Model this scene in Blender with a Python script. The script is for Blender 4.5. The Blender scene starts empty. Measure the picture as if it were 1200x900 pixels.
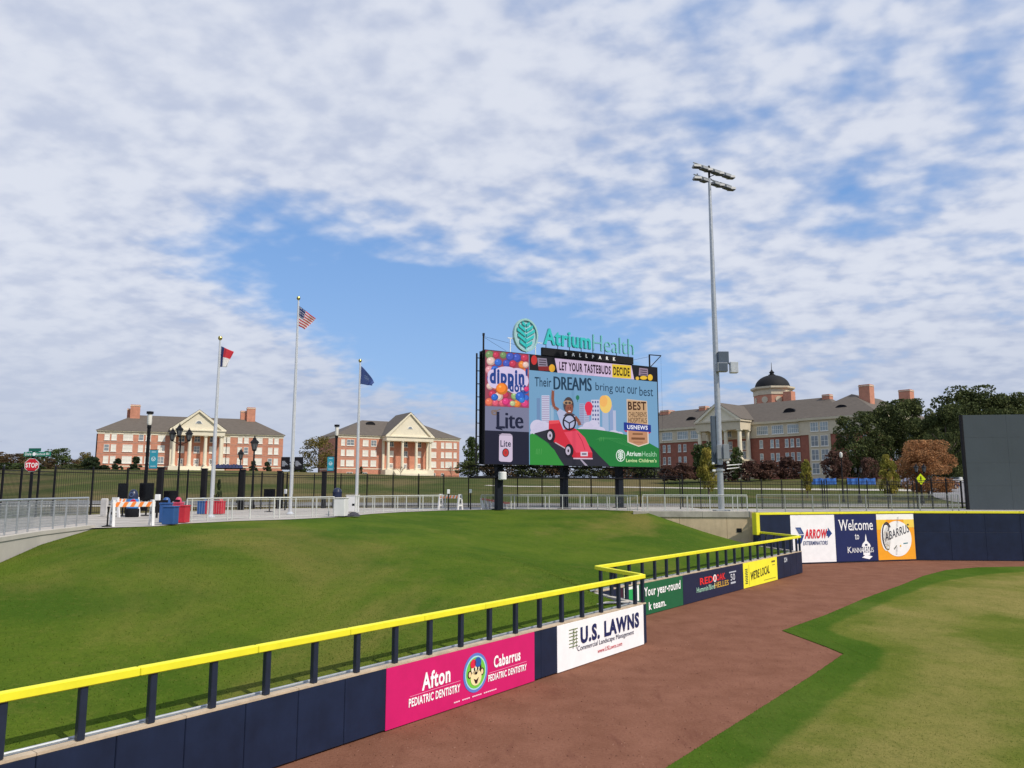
import bpy, bmesh, math, random
import numpy as np
from mathutils import Vector, Matrix
random.seed(7)
R = math.radians
S = bpy.context.scene
COL = S.collection

# ------------------------------------------------------------------ camera, world, sun
CZ = 4.9
TH = math.atan(123.5 / 900)
cam_d = bpy.data.cameras.new('camera')
cam_d.sensor_width = 36; cam_d.lens = 27; cam_d.clip_start = 0.1; cam_d.clip_end = 8000
cam = bpy.data.objects.new('camera', cam_d); COL.objects.link(cam)
cam.location = (0, 0, CZ); cam.rotation_euler = (math.pi / 2 + TH, 0, 0)
S.camera = cam
S.view_settings.view_transform = 'Standard'; S.view_settings.look = 'None'
S.view_settings.exposure = 0; S.view_settings.gamma = 1
SUN_AZ, SUN_EL = 127, 46          # degrees clockwise from the view direction (+Y)

W = bpy.data.worlds.new('World'); S.world = W; W.use_nodes = True
nt = W.node_tree; N = nt.nodes; LK = nt.links; N.clear()
def nd(t, nodes=None, **kw):
    n = (nodes or N).new(t)
    for k, v in kw.items(): setattr(n, k, v)
    return n
def mth(op, a, b=None, clamp=False, c=None):
    n = N.new('ShaderNodeMath'); n.operation = op; n.use_clamp = clamp
    for i, v in enumerate((a, b, c)):
        if v is None: continue
        if isinstance(v, (int, float)): n.inputs[i].default_value = v
        else: LK.new(v, n.inputs[i])
    return n.outputs[0]
def smooth(x, a, b):
    n = N.new('ShaderNodeMapRange'); n.interpolation_type = 'SMOOTHSTEP'
    LK.new(x, n.inputs[0]); n.inputs[1].default_value = a; n.inputs[2].default_value = b
    return n.outputs[0]
def mixc(f, a, b):
    n = N.new('ShaderNodeMix'); n.data_type = 'RGBA'
    if isinstance(f, (int, float)): n.inputs[0].default_value = f
    else: LK.new(f, n.inputs[0])
    for i, v in ((6, a), (7, b)):
        if isinstance(v, tuple): n.inputs[i].default_value = v + (1,)
        else: LK.new(v, n.inputs[i])
    return n.outputs[2]
def noise(vec, scale, detail, rough=.55, dist=0):
    n = N.new('ShaderNodeTexNoise'); LK.new(vec, n.inputs['Vector'])
    n.inputs['Scale'].default_value = scale; n.inputs['Detail'].default_value = detail
    n.inputs['Roughness'].default_value = rough; n.inputs['Distortion'].default_value = dist
    return n.outputs[0]
out = N.new('ShaderNodeOutputWorld'); bg = N.new('ShaderNodeBackground')
sky = N.new('ShaderNodeTexSky'); sky.sky_type = 'NISHITA'; sky.sun_disc = False
sky.sun_elevation = R(SUN_EL); sky.sun_rotation = R(SUN_AZ)
sky.air_density = 1.0; sky.dust_density = 0.6; sky.ozone_density = 1.5
tc = N.new('ShaderNodeTexCoord'); sp = N.new('ShaderNodeSeparateXYZ'); LK.new(tc.outputs['Generated'], sp.inputs[0])
X, Y, Z = sp.outputs
zz = mth('ADD', mth('MAXIMUM', Z, 0.0), 0.24)
px_, py_ = mth('DIVIDE', X, zz), mth('DIVIDE', Y, zz)
cb = N.new('ShaderNodeCombineXYZ'); LK.new(px_, cb.inputs[0]); LK.new(py_, cb.inputs[1])
# rotated/stretched plane coordinates: the bands run up to the left
mp = N.new('ShaderNodeMapping'); LK.new(cb.outputs[0], mp.inputs[0])
mp.inputs['Rotation'].default_value = (0, 0, R(24)); mp.inputs['Scale'].default_value = (1.75, 2.0, 1)
P = mp.outputs[0]
n_big = noise(P, .55, 4, .5, .3)
n_mid = noise(P, 1.7, 3, .5, .2)
n_sm = noise(P, 5.6, 2.5, .45, .12)
n_xs = noise(P, 13.0, 3, .5, .1)
hyp = mth('SQRT', mth('ADD', mth('MULTIPLY', X, X), mth('MULTIPLY', Y, Y)))
el = mth('ARCTANGENT', mth('DIVIDE', Z, hyp))          # elevation
az = mth('ARCTAN2', X, Y)                               # azimuth, + to the right
def blob(a0, e0, ra, re, amp, tilt=0.0):
    u = mth('DIVIDE', mth('SUBTRACT', az, a0), ra)
    v = mth('DIVIDE', mth('SUBTRACT', mth('SUBTRACT', el, e0), mth('MULTIPLY', mth('SUBTRACT', az, a0), tilt)), re)
    d = mth('ADD', mth('MULTIPLY', u, u), mth('MULTIPLY', v, v))
    return mth('MULTIPLY', mth('EXPONENT', mth('MULTIPLY', d, -1.0)), amp)
dens = mth('ADD', mth('ADD', mth('MULTIPLY', n_big, .34), mth('MULTIPLY', n_mid, .42)), mth('ADD', mth('MULTIPLY', n_sm, .38), mth('MULTIPLY', n_xs, .13)))
dens = mth('ADD', dens, -.03)
for b in [(-.16, .235, .28, .095, -.34, -.28), (.02, .155, .20, .085, -.32, -.1), (-.36, .27, .12, .05, -.10, 0),
          (-.55, .36, .42, .34, .24, 0), (-.05, .50, .30, .14, .13, 0), (.50, .16, .40, .12, .10, 0),
          (-.45, .12, .35, .09, .15, -.15), (.30, .62, .35, .16, -.05, 0), (0.0, .05, 1.6, .05, .20, 0)]:
    dens = mth('ADD', dens, blob(*b))
cov = smooth(dens, .42, .69)
cov = mth('MULTIPLY', cov, .94)
shade = smooth(mth('ADD', mth('ADD', mth('MULTIPLY', n_mid, .25), mth('MULTIPLY', n_sm, .5)), mth('MULTIPLY', n_xs, .25)), .38, .60)
cloud = mixc(shade, (.53, .585, .735), (.73, .765, .86))
low = smooth(el, .26, .03)
cloud = mixc(mth('MULTIPLY', low, .75), cloud, (.375, .44, .60))
thick = smooth(dens, .62, .86)
cloud = mixc(mth('MULTIPLY', thick, .22), cloud, (.82, .84, .89))
skyc = N.new('ShaderNodeVectorMath'); skyc.operation = 'SCALE'; LK.new(sky.outputs[0], skyc.inputs[0]); skyc.inputs[3].default_value = .145
blue = mixc(.6, skyc.outputs[0], (.155, .365, .80))
blue = mixc(mth('MULTIPLY', smooth(el, .42, .0), .42), blue, (.38, .56, .84))
col = mixc(cov, blue, cloud)
LK.new(col, bg.inputs[0]); bg.inputs[1].default_value = 1.0
LK.new(bg.outputs[0], out.inputs[0])

sl = bpy.data.lights.new('sun', 'SUN'); sl.energy = 3.6; sl.angle = R(.6); sl.color = (1, .92, .80)
so = bpy.data.objects.new('sun', sl); COL.objects.link(so)
sv = Vector((math.sin(R(SUN_AZ)) * math.cos(R(SUN_EL)), math.cos(R(SUN_AZ)) * math.cos(R(SUN_EL)), math.sin(R(SUN_EL))))
so.rotation_euler = sv.to_track_quat('Z', 'Y').to_euler(); so.location = (60, -40, 60)

# ------------------------------------------------------------------ helpers
F = 900.0; cth, sth = math.cos(TH), math.sin(TH)
def DD(px, py, y):
    """world x, z of the sight line through photograph pixel (px, py) at world depth y"""
    u = (px - 600) / F; v = (450 - py) / F
    d = (u, cth - v * sth, sth + v * cth); t = y / d[1]
    return d[0] * t, CZ + d[2] * t
def GG(px, py, z):
    u = (px - 600) / F; v = (450 - py) / F
    d = (u, cth - v * sth, sth + v * cth); t = (z - CZ) / d[2]
    return d[0] * t, d[1] * t

def lin(c):
    return tuple(((v / 255) / 12.92 if v / 255 <= .04045 else ((v / 255 + .055) / 1.055) ** 2.4) for v in c)
MATS = {}
def M(name, c=(.5, .5, .5), rough=.6, metal=0, var=.12, scale=3.0, bump=0.0, bscale=None, emit=0, stretch=None, spec=.5, var2=None, streak=0):
    if name in MATS: return MATS[name]
    m = bpy.data.materials.new(name); m.use_nodes = True; t = m.node_tree; n = t.nodes; b = n['Principled BSDF']
    b.inputs['Roughness'].default_value = rough; b.inputs['Metallic'].default_value = metal
    b.inputs['Specular IOR Level'].default_value = spec
    g = n.new('ShaderNodeNewGeometry'); mp = n.new('ShaderNodeMapping'); t.links.new(g.outputs['Position'], mp.inputs[0])
    if stretch: mp.inputs['Scale'].default_value = stretch
    tx = n.new('ShaderNodeTexNoise'); tx.inputs['Scale'].default_value = scale; tx.inputs['Detail'].default_value = 6; tx.inputs['Roughness'].default_value = .62
    t.links.new(mp.outputs[0], tx.inputs[0])
    rp = n.new('ShaderNodeMapRange'); rp.inputs[1].default_value = .3; rp.inputs[2].default_value = .7
    t.links.new(tx.outputs[0], rp.inputs[0])
    mx = n.new('ShaderNodeMix'); mx.data_type = 'RGBA'
    d = tuple(max(0, v * (1 - var)) for v in c); h = tuple(v * (1 + var) for v in c) if var2 is None else var2
    mx.inputs[6].default_value = d + (1,); mx.inputs[7].default_value = h + (1,)
    t.links.new(rp.outputs[0], mx.inputs[0])
    colo = mx.outputs[2]
    if streak:
        mp3 = n.new('ShaderNodeMapping'); t.links.new(g.outputs['Position'], mp3.inputs[0]); mp3.inputs['Scale'].default_value = (3.2, 3.2, .35)
        t3 = n.new('ShaderNodeTexNoise'); t3.inputs['Scale'].default_value = 1.4; t3.inputs['Detail'].default_value = 5; t.links.new(mp3.outputs[0], t3.inputs[0])
        r3 = n.new('ShaderNodeMapRange'); r3.inputs[1].default_value = .5; r3.inputs[2].default_value = .75; r3.inputs[4].default_value = streak
        t.links.new(t3.outputs[0], r3.inputs[0])
        m3 = n.new('ShaderNodeMix'); m3.data_type = 'RGBA'; t.links.new(r3.outputs[0], m3.inputs[0]); t.links.new(colo, m3.inputs[6])
        m3.inputs[7].default_value = tuple(v * .45 for v in c) + (1,); colo = m3.outputs[2]
    t.links.new(colo, b.inputs['Base Color'])
    if bump:
        t2 = n.new('ShaderNodeTexNoise'); t2.inputs['Scale'].default_value = bscale or scale * 8; t2.inputs['Detail'].default_value = 4
        t.links.new(mp.outputs[0], t2.inputs[0])
        bp = n.new('ShaderNodeBump'); bp.inputs['Strength'].default_value = bump; bp.inputs['Distance'].default_value = .03
        t.links.new(t2.outputs[0], bp.inputs['Height']); t.links.new(bp.outputs[0], b.inputs['Normal'])
    if emit:
        b.inputs['Emission Color'].default_value = tuple(c) + (1,); b.inputs['Emission Strength'].default_value = emit
    MATS[name] = m; return m
def PAINT(rgb, emit=0):
    """flat print ink of one colour (sRGB 0-255); emit > 0 for the lit LED board"""
    key = ('led_%d_%d_%d' if emit else 'ink_%d_%d_%d') % rgb
    if key in MATS: return MATS[key]
    c = lin(rgb)
    if emit:
        m = M(key, tuple(v * .15 for v in c), rough=.45, var=.03, scale=20)
        b = m.node_tree.nodes['Principled BSDF']; b.inputs['Emission Color'].default_value = c + (1,); b.inputs['Emission Strength'].default_value = emit
        b.inputs['Specular IOR Level'].default_value = .2
    else:
        m = M(key, c, rough=.5, var=.05, scale=2.5, spec=.35)
    return m

class MB:
    def __init__(s): s.v = []; s.f = []; s.m = []
    def add(s, vs, fs, mat=0):
        o = len(s.v); s.v += [tuple(v) for v in vs]; s.f += [tuple(i + o for i in f) for f in fs]; s.m += [mat] * len(fs); return s
    def box(s, x0, x1, y0, y1, z0, z1, mat=0):
        return s.add([(x0, y0, z0), (x1, y0, z0), (x1, y1, z0), (x0, y1, z0), (x0, y0, z1), (x1, y0, z1), (x1, y1, z1), (x0, y1, z1)],
              [(0, 3, 2, 1), (4, 5, 6, 7), (0, 1, 5, 4), (1, 2, 6, 5), (2, 3, 7, 6), (3, 0, 4, 7)], mat)
    def bev(s, x0, x1, y0, y1, z0, z1, b=.02, mat=0):
        """box whose vertical and top/front edges are chamfered"""
        xs = [(x0 + b, y0), (x1 - b, y0), (x1, y0 + b), (x1, y1 - b), (x1 - b, y1), (x0 + b, y1), (x0, y1 - b), (x0, y0 + b)]
        cx, cy = (x0 + x1) / 2, (y0 + y1) / 2
        def ring(z, k): return [(cx + (x - cx) * (1 - k / max(1e-6, (x1 - x0) / 2)), cy + (y - cy) * (1 - k / max(1e-6, (y1 - y0) / 2)), z) for x, y in xs]
        k = min(b, (y1 - y0) / 2.5, (x1 - x0) / 2.5)
        rs = ring(z0, k) + ring(z0 + b, 0) + ring(z1 - b, 0) + ring(z1, k)
        fs = [tuple(range(7, -1, -1)), tuple(range(24, 32))]
        for r in range(3):
            for i in range(8):
                j = (i + 1) % 8; fs.append((r * 8 + i, r * 8 + j, r * 8 + 8 + j, r * 8 + 8 + i))
        return s.add(rs, fs, mat)
    def tube(s, p0, p1, r0, r1=None, n=8, mat=0, cap=True):
        r1 = r0 if r1 is None else r1; p0, p1 = Vector(p0), Vector(p1); d = (p1 - p0)
        if d.length < 1e-6: return s
        q = d.to_track_quat('Z', 'Y'); vs = []
        for p, r in ((p0, r0), (p1, r1)):
            for i in range(n):
                a = 2 * math.pi * i / n; vs.append(p + q @ Vector((r * math.cos(a), r * math.sin(a), 0)))
        fs = [(i, (i + 1) % n, n + (i + 1) % n, n + i) for i in range(n)]
        if cap: fs += [tuple(range(n - 1, -1, -1)), tuple(range(n, 2 * n))]
        return s.add(vs, fs, mat)
    def lathe(s, prof, n=16, c=(0, 0), mat=0, ph=0):
        vs = [(c[0] + r * math.cos(2 * math.pi * i / n + ph), c[1] + r * math.sin(2 * math.pi * i / n + ph), z) for r, z in prof for i in range(n)]
        fs = [(k * n + i, k * n + (i + 1) % n, k * n + n + (i + 1) % n, k * n + n + i) for k in range(len(prof) - 1) for i in range(n)]
        if prof[0][0] > 1e-4: fs.append(tuple(range(n - 1, -1, -1)))
        if prof[-1][0] > 1e-4: fs.append(tuple(range((len(prof) - 1) * n, len(prof) * n)))
        return s.add(vs, fs, mat)
    def prism(s, pts, y0, y1, mat=0):
        """polygon in x,z extruded from y0 to y1 (counter-clockwise seen from -y)"""
        n = len(pts); vs = [(x, y0, z) for x, z in pts] + [(x, y1, z) for x, z in pts]
        fs = [tuple(range(n)), tuple(range(2 * n - 1, n - 1, -1))] + [((i + 1) % n, i, n + i, n + (i + 1) % n) for i in range(n)]
        return s.add(vs, fs, mat)
    def slab(s, pts, z0, z1, mat=0):
        n = len(pts); vs = [(x, y, z0) for x, y in pts] + [(x, y, z1) for x, y in pts]
        fs = [tuple(range(n - 1, -1, -1)), tuple(range(n, 2 * n))] + [(i, (i + 1) % n, n + (i + 1) % n, n + i) for i in range(n)]
        return s.add(vs, fs, mat)
    def mesh(s, name, mats, smooth=False):
        me = bpy.data.meshes.new(name); me.from_pydata(s.v, [], s.f)
        for m in (mats if isinstance(mats, (list, tuple)) else [mats]): me.materials.append(m)
        me.polygons.foreach_set('material_index', s.m)
        if smooth:
            me.polygons.foreach_set('use_smooth', [True] * len(s.f)); me.update()
            try: me.set_sharp_from_angle(angle=R(35))
            except Exception: pass
        me.update(); return me
    def build(s, name, mats, parent=None, smooth=False, kind=None, loc=None):
        return link(name, s.mesh(name, mats, smooth), parent, kind, loc)
def link(name, me, parent=None, kind=None, loc=None, rz=0):
    o = bpy.data.objects.new(name, me); COL.objects.link(o)
    if parent: o.parent = parent
    if kind: o['kind'] = kind
    if loc: o.location = loc
    if rz: o.rotation_euler.z = rz
    return o
def tag(o, label, cat, group=None):
    o['label'] = label; o['category'] = cat
    if group: o['group'] = group
    return o
def thing(name, loc, rz, label, cat, group=None):
    o = bpy.data.objects.new(name, None); COL.objects.link(o); o.location = loc; o.rotation_euler.z = rz; o.empty_display_size = .3
    return tag(o, label, cat, group)
def dup(o, parent=None, loc=None, rz=None, label=None, scale=None):
    c = o.copy(); COL.objects.link(c)
    if parent: c.parent = parent
    if loc: c.location = loc
    if rz is not None: c.rotation_euler.z = rz
    if scale: c.scale = scale
    if label: c['label'] = label
    for ch in [q for q in o.children]: dup(ch, c)
    return c

# flat print on a board: local x to the right, z up, printed side towards -y
_TX = {}
def text_mesh(s, bold=0.0, shear=0.0, ext=0.0, sp=0):
    k = (s, bold, shear, ext, sp)
    if k in _TX: return _TX[k]
    cu = bpy.data.curves.new('t', 'FONT'); cu.body = s; cu.size = 1; cu.offset = bold * .8; cu.space_character = 1 + max(0, bold) * 2.6 + (sp or 0); cu.shear = shear; cu.resolution_u = 3; cu.extrude = ext
    o = bpy.data.objects.new('t', cu); COL.objects.link(o)
    dg = bpy.context.evaluated_depsgraph_get(); me = bpy.data.meshes.new_from_object(o.evaluated_get(dg))
    vs = [tuple(v.co) for v in me.vertices]; fs = [tuple(p.vertices) for p in me.polygons]
    bpy.data.objects.remove(o); bpy.data.curves.remove(cu); bpy.data.meshes.remove(me)
    _TX[k] = (vs, fs); return vs, fs
class PR:
    def __init__(s, emit=0, y=0.0, tf=None): s.v = []; s.f = []; s.m = []; s.c = []; s.emit = emit; s.y = y; s.tf = tf
    def _c(s, c):
        if c not in s.c: s.c.append(c)
        return s.c.index(c)
    def add(s, vs, fs, c, L, tf=True):
        o = len(s.v); y = s.y - L * .004
        for x, z in vs:
            if tf and s.tf: x, z = s.tf(x, z)
            s.v.append((x, y, z))
        s.f += [tuple(i + o for i in f) for f in fs]; s.m += [s._c(c)] * len(fs)
    def poly(s, pts, c, L=1):
        from mathutils.geometry import tessellate_polygon
        tr = tessellate_polygon([[Vector((x, z, 0)) for x, z in pts]])
        s.add(pts, tr, c, L)
    def rect(s, x0, x1, z0, z1, c, L=1): s.add([(x0, z0), (x1, z0), (x1, z1), (x0, z1)], [(0, 1, 2, 3)], c, L)
    def ell(s, x, z, rx, rz, c, L=1, n=20, a0=0, a1=360, rot=0):
        cr, sr = math.cos(R(rot)), math.sin(R(rot)); pts = []
        for i in range(n + (a1 - a0 < 360)):
            a = R(a0 + (a1 - a0) * i / n); ex, ez = rx * math.cos(a), rz * math.sin(a)
            pts.append((x + ex * cr - ez * sr, z + ex * sr + ez * cr))
        s.poly(pts, c, L)
    def ring(s, x, z, rx, rz, w, c, L=1, n=28, a0=0, a1=360):
        vs = []; 
        for i in range(n + 1):
            a = R(a0 + (a1 - a0) * i / n); vs += [(x + rx * math.cos(a), z + rz * math.sin(a)), (x + (rx - w) * math.cos(a), z + (rz - w) * math.sin(a))]
        s.add(vs, [(2 * i, 2 * i + 2, 2 * i + 3, 2 * i + 1) for i in range(n)], c, L)
    def line(s, pts, w, c, L=1):
        for (x0, z0), (x1, z1) in zip(pts, pts[1:]):
            d = math.hypot(x1 - x0, z1 - z0) or 1; nx, nz = -(z1 - z0) / d * w / 2, (x1 - x0) / d * w / 2
            s.add([(x0 + nx, z0 + nz), (x0 - nx, z0 - nz), (x1 - nx, z1 - nz), (x1 + nx, z1 + nz)], [(0, 1, 2, 3)], c, L)
    def text(s, t, x, z, w, h, c, L=2, bold=.0, shear=0, rise=0.0, serif=0):
        """fit text t in the box from (x, z) of size w, h; rise lifts the right end"""
        if not getattr(s, 'solo', False):
            q_ = PR(s.emit, s.y, s.tf); q_.solo = True; q_.text(t, x, z, w, h, c, L, bold, shear, rise, serif)
            s.__dict__.setdefault('subs', []).append(q_); return
        vs, fs = text_mesh(t, bold, shear)
        a, b = min(v[0] for v in vs), max(v[0] for v in vs); p, q = min(v[1] for v in vs), max(v[1] for v in vs)
        s.add([(x + (v[0] - a) / (b - a) * w, z + (v[1] - p) / (q - p) * h + rise * (v[0] - a) / (b - a)) for v in vs], fs, c, L)
        if serif:                                # slab feet on the lowest and highest points of the strokes
            k = h * .085; sw = serif
            for zz in (p, q):
                xs = sorted({round((v[0] - a) / (b - a) * w, 3) for v in vs if abs(v[1] - zz) < .02})
                grp = []
                for u in xs:
                    if grp and u - grp[-1][1] < h * .22: grp[-1][1] = u
                    else: grp.append([u, u])
                z0 = z + (zz - p) / (q - p) * h
                for g in grp:
                    if g[1] - g[0] > h * .5: continue
                    rr = rise * (g[0] + g[1]) / 2 / w
                    s.rect(x + g[0] - sw, x + g[1] + sw, z0 + rr - (k if zz == q else 0), z0 + rr + (0 if zz == q else k), c, L)
    def build(s, name, parent, kind=None):
        for q_ in s.__dict__.get('subs', []): q_.build('lettering', parent)
        if not s.f: return
        me = bpy.data.meshes.new(name); me.from_pydata(s.v, [], s.f)
        for c in s.c: me.materials.append(PAINT(c, s.emit))
        me.polygons.foreach_set('material_index', s.m); me.update()
        return link(name, me, parent, kind)

def interp(x, xs, ys): return float(np.interp(x, xs, ys))
def sstep(t): t = min(1, max(0, t)); return t * t * (3 - 2 * t)

# ------------------------------------------------------------------ materials
CONC = M('concrete', (.58, .45, .29), .85, var=.14, scale=1.2, bump=.15, bscale=14, streak=.22)
CONC_L = M('pale_concrete', (.50, .46, .40), .85, var=.1, scale=1.0, bump=.15, bscale=20)
PAVE = M('plaza_concrete', (.42, .385, .34), .85, var=.12, scale=.8, bump=.1, bscale=20)
ASPH = M('asphalt', (.16, .155, .15), .9, var=.15, scale=2, bump=.3)
NAVY = M('navy_vinyl_padding', (.010, .0185, .048), .5, var=.22, scale=1.4, bump=.10, bscale=3, streak=.25, spec=.3)
NAVYP = M('navy_painted_steel', (.014, .022, .045), .4, var=.15, scale=4)
YEL = M('yellow_rail_padding', (.84, .79, .025), .55, var=.07, scale=1.5, bump=.15, bscale=5, streak=.10)
TAN = M('weathered_tan_board', (.50, .40, .28), .8, var=.2, scale=3, bump=.2)
GALV = M('galvanised_steel', (.44, .46, .48), .42, metal=.55, var=.14, scale=5)
GALVL = M('pale_galvanised_rail', (.56, .57, .53), .5, metal=.25, var=.1, scale=4)
WHITE = M('white_enamel', (.78, .78, .76), .45, var=.05, scale=6)
BLACK = M('black_powder_coat', (.008, .008, .010), .5, spec=.2, var=.2, scale=4)
BLACKM = M('black_matt', (.010, .010, .013), .8, spec=.2, var=.2, scale=4)
BRICK = M('red_brick', (.54, .235, .15), .85, var=.16, scale=.9, bump=.2, bscale=6)
BRICKD = M('dark_red_brick', (.30, .105, .07), .85, var=.16, scale=.9, bump=.2, bscale=6)
CREAM = M('cream_stone_trim', (.76, .69, .53), .7, var=.06, scale=.6)
SHING = M('grey_brown_shingles', (.12, .10, .082), .9, var=.16, scale=.8, bump=.3, bscale=4, stretch=(1, 1, 5))
WFRAME = M('white_window_frame', (.80, .77, .70), .6, var=.04)
BLIND = M('window_blinds', (.80, .77, .68), .35, var=.12, scale=.25, spec=.6)
GLASS = M('dark_window_glass', (.07, .09, .10), .12, var=.4, scale=.3, spec=.8)
GLASSM = M('grey_window_glass', (.22, .25, .27), .15, var=.4, scale=.3, spec=.8)
DOMEM = M('dark_dome_roof', (.018, .018, .020), .7, spec=.2, var=.15)

def grass_mat(name, a, b, brown, bf=(.52, .72), big=.12, fine=6.0, alt=None):
    m = bpy.data.materials.new(name); m.use_nodes = True; t = m.node_tree; n = t.nodes; bs = n['Principled BSDF']
    bs.inputs['Roughness'].default_value = .95; bs.inputs['Specular IOR Level'].default_value = .03
    g = n.new('ShaderNodeNewGeometry')
    def nz(sc, det, rough=.6, st=None, dist=0):
        x = n.new('ShaderNodeTexNoise'); x.inputs['Scale'].default_value = sc; x.inputs['Detail'].default_value = det; x.inputs['Roughness'].default_value = rough; x.inputs['Distortion'].default_value = dist
        mm = n.new('ShaderNodeMapping'); t.links.new(g.outputs['Position'], mm.inputs[0])
        if st: mm.inputs['Scale'].default_value = st
        mm.inputs['Rotation'].default_value = (0, 0, .6)
        t.links.new(mm.outputs[0], x.inputs[0]); return x.outputs[0]
    def rng(s, a_, b_, lo=0, hi=1):
        r = n.new('ShaderNodeMapRange'); r.inputs[1].default_value = a_; r.inputs[2].default_value = b_; r.inputs[3].default_value = lo; r.inputs[4].default_value = hi
        r.interpolation_type = 'SMOOTHSTEP'; t.links.new(s, r.inputs[0]); return r.outputs[0]
    def mix(f, x, y):
        q = n.new('ShaderNodeMix'); q.data_type = 'RGBA'; t.links.new(f, q.inputs[0])
        for i, v in ((6, x), (7, y)):
            if isinstance(v, tuple): q.inputs[i].default_value = v + (1,)
            else: t.links.new(v, q.inputs[i])
        return q.outputs[2]
    def mul(x, y):
        q = n.new('ShaderNodeMath'); q.operation = 'MULTIPLY'; t.links.new(x, q.inputs[0])
        if isinstance(y, (int, float)): q.inputs[1].default_value = y
        else: t.links.new(y, q.inputs[1])
        return q.outputs[0]
    a0, br0 = a, brown
    if alt:
        at = n.new('ShaderNodeAttribute'); at.attribute_name = 'inner'; wob = n.new('ShaderNodeMath'); wob.operation = 'ADD'
        wm = n.new('ShaderNodeMath'); wm.operation = 'MULTIPLY_ADD'; t.links.new(nz(.9, 5, .7), wm.inputs[0]); wm.inputs[1].default_value = .8; wm.inputs[2].default_value = -.4
        t.links.new(at.outputs['Fac'], wob.inputs[0]); t.links.new(wm.outputs[0], wob.inputs[1]); f_ = rng(wob.outputs[0], .25, .75)
        a, b, brown = mix(f_, a, alt[0]), mix(f_, b, alt[1]), mix(f_, brown, alt[2])
    c = mix(rng(nz(big * 2.5, 5), .35, .65), a, b)
    c = mix(mul(rng(nz(big * 1.2, 6, .65, (1, .45, 1), .6), *bf), .75), c, brown)
    if alt:
        ab = n.new('ShaderNodeAttribute'); ab.attribute_name = 'band'; ws = n.new('ShaderNodeMath'); ws.operation = 'ADD'
        w2 = n.new('ShaderNodeMath'); w2.operation = 'MULTIPLY_ADD'; t.links.new(nz(.5, 6, .7), w2.inputs[0]); w2.inputs[1].default_value = 1.5; w2.inputs[2].default_value = -.75
        t.links.new(ab.outputs['Fac'], ws.inputs[0]); t.links.new(w2.outputs[0], ws.inputs[1])
        c = mix(mul(rng(ws.outputs[0], .40, 1.1), .5), c, brown); neg = n.new('ShaderNodeMath'); neg.operation = 'MULTIPLY'; t.links.new(ws.outputs[0], neg.inputs[0]); neg.inputs[1].default_value = -1
        c = mix(mul(rng(neg.outputs[0], .2, 1.0), .6), c, (.085, .145, .014))
    c = mix(mul(rng(nz(1.1, 6, .7), .5, .75), .25), c, brown)
    c = mix(mul(rng(nz(fine * .6, 6, .75, (1, .5, 1)), .48, .70), .28), c, tuple(v * .62 for v in a0))
    c = mix(mul(rng(nz(fine * .9, 6, .75), .54, .74), .35), c, tuple(min(1, v * 1.2) for v in br0))
    c = mix(mul(rng(nz(fine * 2.2, 3, .9), .47, .62), .3), c, tuple(v * .55 for v in a0))
    c = mix(mul(rng(nz(fine * 6, 4, .8), .45, .75), .55), c, tuple(v * .5 for v in a0))
    c = mix(mul(rng(nz(fine * 3.1, 5, .8), .55, .8), .4), c, tuple(min(1, v * 1.7) for v in br0))
    t.links.new(c, bs.inputs['Base Color'])
    bp = n.new('ShaderNodeBump'); bp.inputs['Strength'].default_value = .55; bp.inputs['Distance'].default_value = .03
    t.links.new(nz(fine * 5, 5, .85), bp.inputs['Height']); t.links.new(bp.outputs[0], bs.inputs['Normal'])
    MATS[name] = m; return m
TURF = grass_mat('berm_turf', (.054, .106, .010), (.092, .140, .014), (.205, .172, .046), bf=(.50, .72), big=.10)
EDGE = grass_mat('outfield_turf', (.050, .106, .009), (.072, .130, .013), (.12, .155, .03), bf=(.46, .68), big=.11, alt=((.112, .142, .020), (.160, .172, .032), (.31, .245, .085)))
LAWN = grass_mat('far_lawn', (.050, .072, .018), (.080, .094, .028), (.19, .140, .068), bf=(.42, .62), big=.035, fine=1.5)
DIRT = M('red_warning_track', (.200, .088, .054), .95, var=.13, scale=.9, bump=.35, bscale=30, var2=(.245, .114, .074), spec=.05)
_t = DIRT.node_tree; _b = _t.nodes['Principled BSDF']
_g = _t.nodes.new('ShaderNodeNewGeometry'); _n = _t.nodes.new('ShaderNodeTexNoise'); _n.inputs['Scale'].default_value = 16; _n.inputs['Detail'].default_value = 5; _n.inputs['Roughness'].default_value = .8
_m2 = _t.nodes.new('ShaderNodeMapping'); _m2.inputs['Rotation'].default_value = (0, 0, R(-38)); _m2.inputs['Scale'].default_value = (1.0, .3, 1)
_n2 = _t.nodes.new('ShaderNodeTexNoise'); _n2.inputs['Scale'].default_value = 2.6; _n2.inputs['Detail'].default_value = 7; _n2.inputs['Roughness'].default_value = .72; _n2.inputs['Distortion'].default_value = .4
_t.links.new(_g.outputs['Position'], _n.inputs[0]); _t.links.new(_g.outputs['Position'], _m2.inputs[0]); _t.links.new(_m2.outputs[0], _n2.inputs[0])
_src = _b.inputs['Base Color'].links[0].from_socket
def _mixin(src, fac_sock, lo, hi, amt, colr):
    r = _t.nodes.new('ShaderNodeMapRange'); r.inputs[1].default_value = lo; r.inputs[2].default_value = hi; r.inputs[4].default_value = amt
    _t.links.new(fac_sock, r.inputs[0]); q = _t.nodes.new('ShaderNodeMix'); q.data_type = 'RGBA'
    _t.links.new(r.outputs[0], q.inputs[0]); _t.links.new(src, q.inputs[6]); q.inputs[7].default_value = colr + (1,); return q.outputs[2]
_src = _mixin(_src, _n.outputs[0], .5, .68, .6, (.13, .05, .034)); _src = _mixin(_src, _n.outputs[0], .46, .25, .35, (.36, .19, .14))
_src = _mixin(_src, _n2.outputs[0], .55, .72, .65, (.14, .056, .038))
_t.links.new(_src, _b.inputs['Base Color'])

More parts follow.
